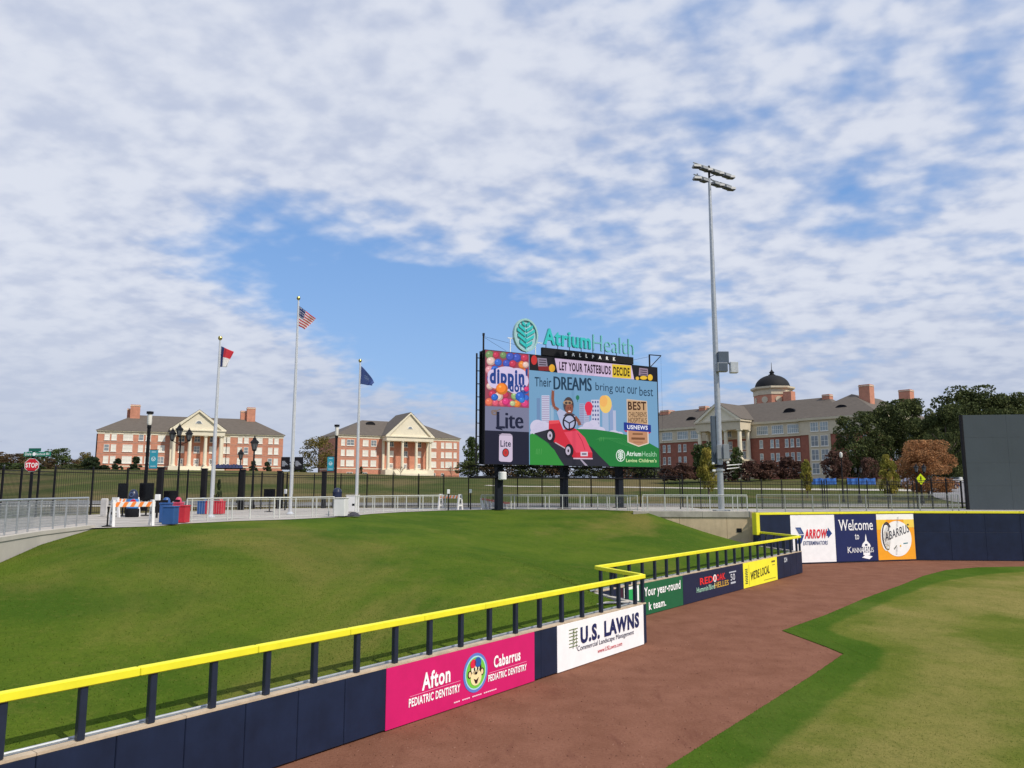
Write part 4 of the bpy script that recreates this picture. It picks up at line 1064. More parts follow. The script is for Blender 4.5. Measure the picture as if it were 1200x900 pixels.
# rooftop sign
TEAL = M('teal_sign_letters', (.02, .48, .48), .4, var=.05); TEALD = M('pale_teal_letters', (.14, .48, .48), .4, var=.05); SIGNW = M('white_sign_letters', (.8, .8, .8), .4, var=.03)
rs_ = thing('rooftop_sign', (SB0[0], SB0[1], 3.4 + zb + HS + .04), AS, 'teal raised letters and round leaf emblem standing on top of the scoreboard', 'sign')
def sgx(zx): pf = (zx - 88) / 963.0; return pf * 56.5 / (65.0 - pf * 8.5) * WS
MB().box(sgx(405), sgx(916), -.12, .10, .02, .62).build('backing_bar', BLACKM, rs_)
ppm = HS / 133 * 0 + .0133 * 4.736 / 4.736
def letters(word, x0, x1, zbase, cap, mat, th, bold, name='letter', sp=0):
    full = text_mesh(word, bold, 0, 0, sp)[0]; a0 = min(v[0] for v in full); b0 = max(v[0] for v in full)
    capv = text_mesh('H', bold)[0]; ch = max(v[1] for v in capv)
    sx = (x1 - x0) / (b0 - a0); sz = cap / ch
    prev = a0
    for i, c in enumerate(word):
        if c == ' ': continue
        right = max(v[0] for v in text_mesh(word[:i + 1], bold, 0, 0, sp)[0])
        vs, fs = text_mesh(c, bold, 0, .12); cr = max(v[0] for v in vs)
        kx = sx if not sp else sz; m = MB(); m.add([(x0 + (right - a0) * sx + (v[0] - cr) * kx, -.08 - v[2] * th / .24, zbase + v[1] * sz) for v in vs], [tuple(reversed(f)) for f in fs]); m.build(name, mat, rs_)
letters('Atrium', sgx(412), sgx(676), .92, 1.25, TEAL, .2, .03)
letters('Health', sgx(690), sgx(918), .80, 1.35, TEALD, .14, -.018)
letters('BALLPARK', sgx(525), sgx(815), .17, .27, SIGNW, .12, .05, sp=1.2)
m = MB()
for k in range(8):
    x = sgx(430 + k * 66); m.box(x - .02, x + .02, -.02, .02, .6, 1.0)
m.build('letter_stands', BLACK, rs_, kind='stuff')
ex = sgx(313); ez = 1.43
m = MB(); NN = 36; rx, rz = 1.09, 1.30
for (ra, rb, y0, y1) in ((1, .88, -.18, .1),):
    vs = []
    for i in range(NN):
        a = 2 * math.pi * i / NN; c_, s_ = math.cos(a), math.sin(a)
        vs += [(ex + rx * ra * c_, y0, ez + rz * ra * s_), (ex + rx * rb * c_, y0, ez + rz * rb * s_), (ex + rx * ra * c_, y1, ez + rz * ra * s_), (ex + rx * rb * c_, y1, ez + rz * rb * s_)]
    fs = []
    for i in range(NN):
        a, b_ = i * 4, ((i + 1) % NN) * 4; fs += [(a, b_, b_ + 1, a + 1), (a + 2, a + 3, b_ + 3, b_ + 2), (a, a + 2, b_ + 2, b_), (a + 1, b_ + 1, b_ + 3, a + 3)]
    m.add(vs, fs)
m.build('emblem_ring', M('pale_teal_ring', (.30, .52, .52), .4, var=.05), rs_)
m = MB().lathe([(.001, -.06), (1, -.06), (1, .0), (.001, .0)], 36)
m.v = [(ex + x * rx * .88, z, ez + y * rz * .88) for x, y, z in m.v]
m.build('emblem_disc', M('sky_tint_panel', (.36, .55, .62), .35, var=.05), rs_)
for k in range(5):
    z = ez - .95 + k * .40; wdt = [.55, .72, .78, .62, .34][k]
    for sx in (-1, 1):
        pts = [(ex + sx * .05, z), (ex + sx * .05, z + .24), (ex + sx * wdt, z + .24 + wdt * .55), (ex + sx * wdt, z + wdt * .55)]
        if sx > 0: pts = pts[::-1]
        m = MB().prism(pts, -.16, -.07); m.build('leaf_bar', TEAL, rs_)
MB().box(ex - .035, ex + .035, -.16, -.07, 0.05, ez - .2).build('leaf_stem', TEAL, rs_)
m = MB()
for x in (sgx(230), sgx(372)): m.box(x - .03, x + .03, 0, .06, 0, 1.1)
m.box(sgx(215), sgx(245), 0, .06, 1.05, 1.12); m.box(sgx(372), sgx(410), 0, .06, .95, 1.0); m.build('support_posts', SIGNW, rs_, kind='stuff')

# ------------------------------------------------------------------ stadium light pole
LX, LY = 14.36, 53.35
lp = thing('stadium_light_pole', (LX, LY, 3.44), 0, 'tall galvanised floodlight pole behind the concrete wall', 'light pole')
top = DD(835, 209, 53.35)[1] - 3.44
segs = [(0, .21, .205), (7.0, .205, .18), (13.5, .18, .14), (19.0, .14, .10)]
for i, (z, r0, r1) in enumerate(segs):
    z1 = segs[i + 1][0] if i < 3 else top; MB().tube((0, 0, z + (.004 if i else 0)), (0, 0, z1), r0, r1, 20).build('pole_section', GALV, lp, smooth=True)
MB().bev(-.5, .5, -.5, .5, -.02, .10, .03).build('base_plate', GALV, lp)
HEAD = M('grey_lamp_housing', (.28, .29, .30), .5, metal=.2, var=.1); LENS = M('dark_lamp_lens', (.03, .03, .035), .15, var=.2, spec=.8)
ang = R(33)
ux, uy = math.cos(ang), math.sin(ang)
def flood(name, x, y, z, aim, tilt, s=1.0, par=None):
    """a floodlight: hooded housing (parent) > lens"""
    m = MB()
    w, dpt, hh = .33 * s, .55 * s, .12 * s
    pts = [(-w, -.05, -hh), (w, -.05, -hh), (w, dpt, -hh * 1.2), (-w, dpt, -hh * 1.2), (-w * .7, 0.0, hh), (w * .7, 0, hh), (w * .9, dpt * .9, hh * .5), (-w * .9, dpt * .9, hh * .5)]
    m.add(pts, [(0, 3, 2, 1), (4, 5, 6, 7), (0, 1, 5, 4), (1, 2, 6, 5), (2, 3, 7, 6), (3, 0, 4, 7)])
    o = m.build(name, HEAD, par); o.location = (x, y, z); o.rotation_euler = (-tilt, 0, aim)
    MB().bev(-w * .9, w * .9, 0.0, dpt * .92, -hh * 1.25 - .05, -hh * 1.25 + .0, .01).build('lens', LENS, o)
    return o
for row, (zr, n_, lo_, hi_) in enumerate(((top + .55, 7, -1.6, 2.35), (top - .35, 7, -1.6, 2.35))):
    MB().tube((ux * lo_, uy * lo_, zr + .28), (ux * hi_, uy * hi_, zr + .28), .045, n=6).build('cross_arm', GALV, lp)
    for k in range(n_):
        q = lo_ + .2 + (hi_ - lo_ - .4) * k / (n_ - 1)
        if row == 1 and k == 2: continue
        flood('floodlight', ux * q, uy * q - .05, zr, math.pi + ang * .6 + (.25 if k % 2 else -.2), .12, .84, lp)
        MB().tube((ux * q, uy * q, zr + .28), (ux * q, uy * q, zr + .08), .02, n=4).build('lamp_bracket', GALV, lp)
m = MB().tube((0, 0, top), (0, 0, top + .95), .08, n=8).box(-.9, .15, -.05, .05, top - .12, top - .04).box(-.9, -.84, -.05, .05, top - .12, top + .35).tube((0, 0, top + .1), (ux * 1.2, uy * 1.2, top + .75), .03, n=4)
m.build('head_frame', BLACKM, lp)
GBOX = M('grey_electrical_box', (.07, .095, .13), .5, var=.1); SBOX = M('silver_box', (.24, .26, .28), .5, metal=.2, var=.1)
z0 = lambda py: DD(846, py, 53.1)[1] - 3.44
MB().bev(.05, .78, -.5, .1, z0(427), z0(412.5), .02).build('control_box', GBOX, lp)
m = MB().bev(-.12, .62, -.75, -.25, z0(436.5), z0(426), .03); m.build('speaker_box', SBOX, lp); MB().box(.0, .58, -.772, -.752, z0(436), z0(427)).build('speaker_grille', GBOX, lp)
MB().bev(.80, 1.35, -.75, -.3, z0(438), z0(425), .04).build('floodlight_box', M('bright_reflector_box', (.6, .61, .6), .3, metal=.4, var=.2, scale=9), lp)
MB().bev(-.50, -.22, -.1, .2, z0(544), z0(487), .02).build('cable_cabinet', GBOX, lp)
MB().bev(-.30, -.02, -.58, -.37, z0(538), z0(521.5), .02).build('grey_box', SBOX, lp)
MB().bev(.12, .52, -.62, -.25, z0(538), z0(521), .02).build('grey_box', SBOX, lp)
MB().lathe([(.24, z0(548)), (.36, z0(547.7)), (.36, z0(545)), (.24, z0(544.6))], 16).build('collar', BLACKM, lp)
MB().lathe([(.24, z0(552)), (.33, z0(551.6)), (.33, z0(549.8)), (.24, z0(549.4))], 16).build('collar', GALV, lp)
for (a, b_, c_) in ((-.6, -.45, 543), (-.6, -.4, 551.5), (.38, .55, 542)): MB().bev(a, b_, -.4, -.2, z0(c_ + 1.2), z0(c_ - 1.2), .02).build('camera', WHITE, lp)
for zz_, l_ in ((545.5, 1.05), (549.5, .85)): MB().tube((.4, -.3, z0(zz_)), (.4 + l_, -.3, z0(zz_ - 1.5)), .05, .025, n=6).build('side_arm', WHITE, lp)

# ------------------------------------------------------------------ flagpoles and flags
POLE = M('silver_flagpole', (.60, .61, .62), .35, metal=.35, var=.06)
GOLD = M('gilt_ball', (.45, .38, .12), .3, metal=.7, var=.1)
def flagpole(x, y, ztop, label):
    t = thing('flagpole', (x, y, 3.4), 0, label, 'flagpole', 'flagpoles on the plaza')
    h = ztop - 3.4
    MB().tube((0, 0, 0), (0, 0, h * .45), .10, .095, 14).tube((0, 0, h * .45), (0, 0, h), .095, .045, 14).build('pole', POLE, t, smooth=True)
    MB().lathe([(.22, 0), (.22, .05), (.13, .14), (.11, .16)], 16).build('base_collar', POLE, t, smooth=True)
    MB().lathe([(.001, h - .02), (.09, h + .05), (.12, h + .14), (.09, h + .23), (.001, h + .27)], 12).build('ball', GOLD, t, smooth=True)
    MB().tube((.12, -.02, 1.2), (.07, -.02, h - .1), .008, n=3).build('halyard', WHITE, t)
    return t
f1 = GG(247, 606.5, 3.4); f2 = GG(340, 602.8, 3.4); f3 = GG(417.2, 600.3, 3.4)
flagpole(*f1, DD(259, 399, f1[1])[1], 'left flagpole, carrying the red white and blue state flag')
flagpole(*f2, DD(350.5, 352, f2[1])[1], 'tallest flagpole in the middle, carrying the stars and stripes')
flagpole(*f3, DD(422.5, 425, f3[1])[1], 'shortest flagpole at the right, carrying the plain dark blue flag')
def cloth(name, corners, loc, colf, mats, label, cat='flag', nu=26, nv=26, wave=.10, seed=0, folds=2.2, top_sag=0):
    A_, B_, C_, D_ = corners       # top hoist, bottom hoist, top fly, bottom fly (x, z)
    vs = []; fs = []; mi = []
    for i in range(nu + 1):
        u = i / nu
        for j in range(nv + 1):
            v = j / nv
            x = (A_[0] * (1 - u) + C_[0] * u) * (1 - v) + (B_[0] * (1 - u) + D_[0] * u) * v
            z = (A_[1] * (1 - u) + C_[1] * u) * (1 - v) + (B_[1] * (1 - u) + D_[1] * u) * v - top_sag * math.sin(math.pi * u) * (1 - v)
            y = wave * math.sin(folds * math.pi * (u + v * .35) + seed) * (.2 + u) + .05 * math.sin(5 * math.pi * u + 3 * v + seed) * u
            x += .03 * math.sin(7 * u + 4 * v + seed) * u
            vs.append((x, y, z))
    for i in range(nu):
        for j in range(nv):
            a = i * (nv + 1) + j; fs.append((a, a + 1, a + nv + 2, a + nv + 1)); mi.append(colf((i + .5) / nu, (j + .5) / nv))
    me = bpy.data.meshes.new(name); me.from_pydata(vs, [], fs)
    for m in mats: me.materials.append(m)
    me.polygons.foreach_set('material_index', mi); me.polygons.foreach_set('use_smooth', [True] * len(fs)); me.update()
    o = link(name, me); o.location = loc
    sd = o.modifiers.new('thickness', 'SOLIDIFY'); sd.thickness = .004
    tag(o, label, cat, 'flags'); return o
FR, FW, FB = M('flag_red_cloth', (.55, .03, .05), .8, var=.08), M('flag_white_cloth', (.75, .74, .74), .8, var=.05), M('flag_blue_cloth', (.02, .035, .13), .8, var=.1)
FB2 = M('navy_flag_cloth', (.03, .06, .20), .8, var=.1)
mz = .0157
fz = DD(349, 358.5, f2[1])
def usf(u, v):
    if u < .42 and v < 7 / 13:
        i, j = int(u / .42 * 12), int(v / (7 / 13) * 12)
        return 1 if (i % 2 == 1 and j % 3 == 1) else 2
    return int(v * 13) % 2
cloth('united_states_flag', [(0, 0), (0, -1.28), (1.02, -.78), (.42, -1.50)], (f2[0] + (350.2 - 340 * 1) / 900 * f2[1] * 0 + .07, f2[1], fz[1]), usf, [FR, FW, FB], 'stars and stripes flag drooping from the tallest pole', nu=26, nv=26, wave=.12)
fz = DD(259, 405.5, f1[1])
cloth('state_flag', [(0, 0), (0, -1.18), (.66, -.30), (.46, -1.16)], (f1[0] + .07, f1[1], fz[1]), lambda u, v: 2 if u < .30 else (0 if v < .5 else 1), [FR, FW, FB], 'drooping flag with blue bar, red top and white bottom on the left pole', wave=.13, seed=1.2)
fz = DD(423, 428.5, f3[1])
cloth('blue_flag', [(0, 0), (0, -1.25), (.93, -1.18), (.80, -1.38)], (f3[0] + .06, f3[1], fz[1]), lambda u, v: 1 if (.3 < u < .62 and .3 < v < .62 and (int(u * 26) + int(v * 26)) % 3 == 0) else 0, [FB2, M('flag_grey_emblem', (.16, .22, .36), .8)], 'plain dark blue flag drooping from the short right pole', wave=.12, seed=2.2, top_sag=-.12)

# ------------------------------------------------------------------ batter's eye
be = GG(1127, 598.5, 3.4) if False else (33.9, 57.6)
beA = R(-8)
t = thing('batters_eye', (be[0], be[1], 3.4), beA, 'tall dark grey green panelled batter screen at the right edge', 'screen wall')
beh = DD(1120, 486.5, 57.6)[1] - 3.4
BEM = M('grey_green_screen_panel', (.046, .062, .074), .6, var=.08, scale=.5, bump=.1, bscale=6, streak=.12)
rows_ = [0.0, beh * .25, beh * .49, beh * .76, beh]
for r_ in range(4):
    pm_ = MB().bev(.002, 2.998, 0, .06, rows_[r_] + .003, rows_[r_ + 1] - .003, .004).mesh('screen_panel', BEM)
    for c_ in range(7): link('screen_panel', pm_, t, loc=(c_ * 3.0, 0, 0))
MB().box(0, 21, .07, .16, 0, beh).build('backing', BLACKM, t)
for z_ in rows_[1:-1]: MB().box(0, 21, .16, .30, z_ - .08, z_ + .08).build('rail_beam', BLACKM, t)
for c_ in range(8): MB().box(c_ * 3 - (.0 if c_ else -.0), c_ * 3 + .2, .17, .5, 0, beh - .05).build('steel_post', BLACKM, t)
MB().box(-.14, -.004, -.03, .32, 0, beh + .02).build('side_panel', BLACKM, t)
MB().bev(-.55, -.36, -.1, .15, 2.15, 2.4, .03).build('camera', WHITE, t)

# ------------------------------------------------------------------ campus buildings
_wc = {}
def win_mesh(w, h, nv, fm, pm, mid=True):
    k = (w, h, nv, fm.name, pm.name, mid)
    if k in _wc: return _wc[k]
    f = MB(); b = .13
    f.box(-w / 2, w / 2, -.10, .02, -h / 2, -h / 2 + b).box(-w / 2, w / 2, -.10, .02, h / 2 - b, h / 2)
    f.box(-w / 2, -w / 2 + b, -.095, .02, -h / 2 + b, h / 2 - b).box(w / 2 - b, w / 2, -.095, .02, -h / 2 + b, h / 2 - b)
    for i in range(1, nv): x = -w / 2 + w * i / nv; f.box(x - .05, x + .05, -.085, .02, -h / 2 + b, h / 2 - b)
    if mid: f.box(-w / 2 + b, w / 2 - b, -.08, .02, -.05, .05)
    f.box(-w / 2 - .12, w / 2 + .12, -.2, .0, -h / 2 - .18, -h / 2 - .003)
    p = MB().box(-w / 2 + b, w / 2 - b, -.04, -.01, -h / 2 + b, h / 2 - b)
    _wc[k] = (f.mesh('window', fm), p.mesh('pane', pm)); return _wc[k]
def window(par, x, y, z, w, h, nv, pm, rz=0, fm=None):
    a, b = win_mesh(w, h, nv, fm or WFRAME, pm)
    o = link('window', a, par, loc=(x, y, z), rz=rz); link('pane', b, o); return o
def hip(name, par, x0, x1, y0, y1, z0, z1, inset=None, mat=None, over=.7, along='x'):
    x0 -= over; x1 += over; y0 -= over; y1 += over
    cy, cx = (y0 + y1) / 2, (x0 + x1) / 2; ins = inset if inset is not None else (y1 - y0) / 2 if along == 'x' else (x1 - x0) / 2
    if along == 'x': r0, r1 = (x0 + ins, cy, z1), (x1 - ins, cy, z1); F_ = [(0, 1, 5, 4), (1, 2, 5), (2, 3, 4, 5), (3, 0, 4), (3, 2, 1, 0)]
    else: r0, r1 = (cx, y0 + ins, z1), (cx, y1 - ins, z1); F_ = [(0, 1, 4), (1, 2, 5, 4), (2, 3, 5), (3, 0, 4, 5), (3, 2, 1, 0)]
    m = MB().add([(x0, y0, z0), (x1, y0, z0), (x1, y1, z0), (x0, y1, z0), r0, r1], F_)
    return m.build(name, mat or SHING, par)
def chimney(par, x, y, w, d, z0, z1, mat=BRICK):
    m = MB().box(x - w / 2, x + w / 2, y - d / 2, y + d / 2, z0, z1 - .5); o = m.build('chimney', mat, par)
    MB().box(x - w / 2 - .12, x + w / 2 + .12, y - d / 2 - .12, y + d / 2 + .12, z1 - .495, z1 - .3).build('stone_band', CREAM, o)
    MB().box(x - w / 2, x + w / 2, y - d / 2, y + d / 2, z1 - .295, z1).build('chimney_cap', mat, o)
def column(par, x, y, z0, z1, r, mat=CREAM):
    m = MB().lathe([(r * 1.45, z0), (r * 1.45, z0 + .3), (r * 1.15, z0 + .35), (r * 1.05, z0 + .5), (r, z0 + .8), (r * .95, z0 + (z1 - z0) * .5), (r * .84, z1 - .6), (r * 1.0, z1 - .55), (r * 1.25, z1 - .3), (r * 1.35, z1 - .28), (r * 1.35, z1)], 14, (x, y))
    m.build('column', mat, par, smooth=True)
def vent(par, x, y, z, r, rz=0):
    m = MB(); pts = [(r * math.cos(R(a)), r * .75 * math.sin(R(a))) for a in range(0, 181, 15)]
    m.prism(pts, 0, 1.6); o = m.build('roof_vent', BLACKM, par); o.location = (x, y, z); o.rotation_euler.z = rz
def ped(par, x0, x1, y0, y1, zb_, zt, trim=.55):
    cx = (x0 + x1) / 2
    MB().prism([(x0 + .5, zb_ + .003), (x1 - .5, zb_ + .003), (cx, zt - .45)], y0 + .5, y1).build('pediment', CREAM, par)
    w = (x1 - x0) / 2; hh = zt - zb_
    # raking cornices
    for sx in (-1, 1):
        e = cx + sx * (w + .5)
        pts = [(e, zb_ - .0), (cx, zt), (cx, zt - trim * 1.2), (e - sx * 1.6, zb_ + .0)]
        if sx > 0: pts = pts[::-1]
        MB().prism(pts, y0 - .1, y1).build('raking_cornice', CREAM, par)
    # roof slopes of the portico
    m = MB().add([(x0 - .6, y0 - .1, zb_ + .12), (cx, y0 - .1, zt + .12), (x1 + .6, y0 - .1, zb_ + .12), (x0 - .6, y1 + 8, zb_ + .12), (cx, y1 + 8, zt + .12), (x1 + .6, y1 + 8, zb_ + .12)], [(0, 1, 4, 3), (1, 2, 5, 4)])
    m.build('portico_roof', SHING, par)
    m = MB(); pts = [(cx + 1.15 * math.cos(R(a)), zb_ + hh * .30 + 1.15 * math.sin(R(a))) for a in range(0, 181, 20)]; m.prism(pts, y0 + .42, y0 + .55); pts2 = [(cx + .85 * math.cos(R(a)), zb_ + hh * .30 + .12 + .85 * math.sin(R(a))) for a in range(0, 181, 20)]
    o = m.build('fan_window', WFRAME, par); MB().prism(pts2, y0 + .38, y0 + .419).build('pane', GLASSM, o)

def academic(loc, ang, L, dep, zg, eave, ridge, rows, wins, port, chims, label, wh=2.3, basement=False):
    t = thing('brick_hall', (loc[0], loc[1], 0), ang, label, 'building', 'brick campus buildings')
    pa, pb, proj, pz0, pz1, papex = port
    MB().box(0, L, 0, dep, zg - 5, eave - 1.0).build('wall', BRICK, t)
    m = MB().box(-.1, L + .1, -.1, dep + .1, eave - .995, eave - .1); m.build('cornice', CREAM, t)
    MB().box(-.55, L + .55, -.55, dep + .55, eave - .095, eave + .15).build('gutter', CREAM, t)
    for k, zr in enumerate(rows[:-1]):
        zc = (zr + rows[k + 1]) / 2
        MB().box(-.03, pa - .01, -.05, 0.0, zc - .12, zc + .12).build('stone_band', M('soft_red_band', (.46, .27, .20), .8), t)
        MB().box(pb + .01, L + .03, -.05, 0.0, zc - .12, zc + .12).build('stone_band', MATS['soft_red_band'], t)
    MB().box(-.06, L + .06, -.08, dep + .06, rows[-1] - 2.3, rows[-1] - 1.95).build('water_table', CREAM, t)
    hip('roof', t, 0, L, 0, dep, eave + .16, ridge, inset=dep / 2 * 1.15)
    rw = random.Random(int(L * 10))
    for x, w, nv in wins:
        for zr in rows:
            window(t, x, 0, zr, w, wh, nv, BLIND if rw.random() > .16 else GLASSM)
    if basement:
        for x, w, nv in wins:
            if rw.random() > .3: window(t, x, 0, rows[-1] - 4.3, w * .8, 1.7, nv, GLASS)
    # portico
    n = 4; cw = (pb - pa - 2.2) / (n - 1)
    xs_ = [pa + 1.1 + cw * i for i in range(n)]
    for x in xs_: column(t, x, -proj + .9, pz0, pz1, .62)
    for x in (pa + .5, pb - .5): MB().bev(x - .5, x + .5, -.5, -.004, pz0, pz1 - .01, .04).build('pilaster', CREAM, t)
    MB().box(pa, pb, -proj, -.003, pz1, pz1 + 1.5).box(pa - .35, pb + .35, -proj - .35, -.003, pz1 + 1.505, pz1 + 1.9).build('entablature', CREAM, t)
    ped(t, pa, pb, -proj, 3, pz1 + 1.91, papex)
    MB().box(pa - .3, pb + .3, -proj - .2, -.003, pz0 - 3.2, pz0 - .004).build('plinth', CREAM, t)
    for i in range(6): MB().box(pa + 3, pb - 3, -proj - .2 - .4 * (i + 1), -proj - .2 - .4 * i - .003, pz0 - 6, pz0 - .25 * (i + 1)).build('step', CREAM, t)
    for i in range(3):
        x = (xs_[i] + xs_[i + 1]) / 2
        MB().box(x - .85, x + .85, -.06, .0, pz0, pz0 + 2.7).build('door', WFRAME, t)
        window(t, x, 0, rows[0], 1.9, wh, 2, GLASS); window(t, x, 0, rows[1], 1.9, wh, 2, BLIND if i != 1 else GLASSM)
        window(t, x, -.07, pz0 + 1.6, 1.3, 1.5, 2, GLASSM)
    MB().tube((pb + 1.0, -.12, zg), (pb + 1.0, -.12, eave - 1), .09, n=6).build('downpipe', BLACKM, t)
    for x, y, w, z1 in chims: chimney(t, x, y, w, w * .8, eave, z1)
    MB().box(-.35, .0 - .003, 0.2, .8, zg - 1, eave - 1).build('downpipe', BLACKM, t)
    return t
def fxp(p, d0, d1): return p * d0 / (d1 - p * (d1 - d0))
def M1(zx): return fxp((zx - 75) / 1035, 250, 275) * 58.6
wins = [(M1(x), w, n) for x, w, n in ((128, 1.55, 1), (167, 1.55, 1), (245, 2.9, 2), (318, 1.5, 1), (358, 1.6, 1), (432, 2.2, 2), (797, 2.1, 2), (870, 1.5, 1), (905, 1.5, 1), (971, 2.9, 2), (1040, 1.5, 1), (1073, 1.5, 1))]
b1x = DD(115, 505, 250)[0]
academic((b1x, 250), R(25.3), 58.6, 19, 9.6, 23.9, 30.2, [22.1, 18.4, 14.6], wins, (M1(480), M1(778), 4.5, 12.6, 22.9, 31.6),
         [(M1(248) + 1.3, 8.5, 3.0, 33.6), (M1(214) + 1.5, 10.5, 1.8, 32.4), (M1(960) - 1.2, 9, 2.9, 34.4), (M1(911) - .6, 10, 2.3, 33.2)], 'long brick hall with cream portico and hipped roof at the far left')
def M2(zx): return fxp((zx - 258) / 658, 292, 318) * 51.5
wins = [(M2(x), w, n) for x, w, n in ((287, 1.5, 1), (327, 3.0, 2), (409, 2.3, 2), (453, 2.3, 2), (778, 2.2, 2), (825, 1.4, 1), (858, 2.9, 2), (893, 1.4, 1))]
b2x = DD(396, 510, 292)[0]
hall2 = academic((b2x, 292), R(30.3), 51.5, 25, 9.0, 25.5, 32.6, [22.7, 18.8, 14.9], wins, (M2(497), M2(748), 5, 12.4, 23.6, 35.0),
         [], 'brick hall with tall cream portico, seen left of the scoreboard', basement=True)
vent(hall2, M2(495) - 1.5, 8.6, 30.4, 2.0)

CREAM3 = M('shaded_cream_trim', (.60, .52, .38), .8, var=.08, scale=.6)  # cream trim again, shade of the hall's unlit front put into its colour
# large hall with dome
t = thing('domed_hall', (39.75, 285.5, 0), R(-47.9), 'large dark brick hall with a black dome and many chimneys at the right', 'building', 'brick campus buildings')
L3, D3 = 95, 20
MB().box(0, 72, 0, D3, 1, 21.4).box(72, L3, -1.5, 40, 1, 21.4).box(30, 62, D3, 52, 1, 25).build('wall', BRICKD, t)
MB().box(-.1, 72, -.12, D3, 21.404, 25.3).box(72.004, L3 + .1, -1.62, 40.1, 21.404, 25.3).build('upper_wall', CREAM3, t)
MB().box(-.3, 72, -.3, D3 + .3, 21.0, 21.4 - .004).box(71.7, L3 + .3, -1.8, 40.3, 21.0, 21.396).build('stone_band', CREAM3, t)
MB().box(-.6, 71.3, -.7, D3 + .6, 25.304, 26.0).box(71.31, L3 + .7, -2.2, 40.7, 25.304, 26.0).build('cornice', CREAM3, t)
hip('roof', t, 0, 84, 0, D3, 26.01, 33.2, inset=9)
hip('roof', t, 71.5, L3, -1.5, 40, 26.02, 33.4, inset=11.5, along='y')
hip('roof', t, 30, 62, D3 - 6, 52, 26.03, 33.6, inset=15, along='y')
CR = (.16, .062, .045)
rw = random.Random(5)
GW = M('reflective_window', (.30, .36, .38), .2, var=.3, scale=.3, spec=.8)
def grp(x, z, w=4.6, h=2.7, n=6, y=-.13): window(t, x, y, z, w, h, n, GW)
for x in (3.5, 9, 14.8, 22, 28.5, 34.0): grp(x, 23.3, w=4.4)
for x in (58.6, 63.8, 69.0): grp(x, 23.3, w=3.9)
for x in (3, 5.2, 9, 11, 20.5, 22.6, 27, 29.2, 33.5, 35.5, 58.0, 61.7, 63.5, 66.6, 68.4, 70.3):
    for z in (19.0, 14.8, 11.0): window(t, x, 0, z, 1.15, 2.5, 1, GW if rw.random() > .25 else GLASSM)
for x in (14.0, 17.0):
    for z in (19.0, 14.8): window(t, x, -.28, z, 2.3, 3.2, 2, GLASSM)
MB().bev(12.2, 18.8, -.26, -.004, 9, 21.0, .03).build('stone_bay', CREAM3, t)
MB().bev(74.6, 81.2, -1.78, -1.504, 7, 21.0, .03).build('stone_bay', CREAM3, t)
for x in (76.4, 79.4):
    for z in (19.1, 15.0, 11.0): window(t, x, -1.79, z, 2.3, 3.2, 2, GLASSM)
for x in (76.4, 79.4, 86, 91.5): grp(x, 23.3, w=2.5, n=3, y=-1.63)
for x in (85, 87, 91, 93):
    for z in (19.0, 14.8, 11.0): window(t, x, -1.5, z, 1.15, 2.5, 1, GLASSM)
for y in (4, 12, 20, 28, 36):
    for z in (23.3, 19.0, 14.8, 11): window(t, L3 + (.11 if z > 22 else .0), y, z, 2.2, 2.6, 2, GLASSM, rz=math.pi / 2)
MB().bev(70.9, 72.3, -.55, -.13, 21.41, 25.3, .03).build('corner_pier', CREAM3, t)
pa, pb, proj = 38.5, 55, 7.0
for x in (pa + .9, pa + 5.8, pb - 5.8, pb - .9): column(t, x, -proj + .9, 14.2, 23.6, .72)
column(t, pb - .9, -1.2, 14.2, 23.6, .72); column(t, pa + .9, -1.2, 14.2, 23.6, .72)
MB().box(pa, pb, -proj, -.125, 23.604, 26.2).box(pa - .4, pb + .4, -proj - .4, -.75, 26.204, 26.7).build('entablature', CREAM3, t)
ped(t, pa, pb, -proj, 4, 26.71, 32.6)
MB().box(pa - .3, pb + .3, -proj - .3, -.003, 3, 14.19).build('plinth', CREAM3, t)
MB().lathe([(.001, 0), (.75, 0), (.75, .2), (.001, .2)], 16).build('round_window', BLACKM, t, loc=((pa + pb) / 2, -proj + .45, 28.8)).rotation_euler.x = R(90)
for i in range(3):
    x = pa + 3.4 + i * 4.9
    for z in (19.0, 23.1): window(t, x, -.13 if z > 22 else 0, z, 1.7, 2.6, 2, GLASSM)
    window(t, x, 0, 15.8, 1.7, 2.6, 2, GLASSM)
for x, y, w, z1 in ((14.9, 10, 3.8, 33.6), (30.7, 10, 2.6, 33.9), (33.8, 11, 1.6, 33.6), (75.4, 10, 2.4, 34.0), (87.4, 10, 3.2, 35.8), (90.0, 33, 3.4, 36.0)): chimney(t, x, y, w, w, 27, z1)
for x, y, z in ((29.5, 3.4, 28.4), (66.0, 3.4, 28.6), (8, 3.4, 28.4)): vent(t, x, y, z, 2.0)
vent(t, 83, 2.3, 28.2, 2.0)
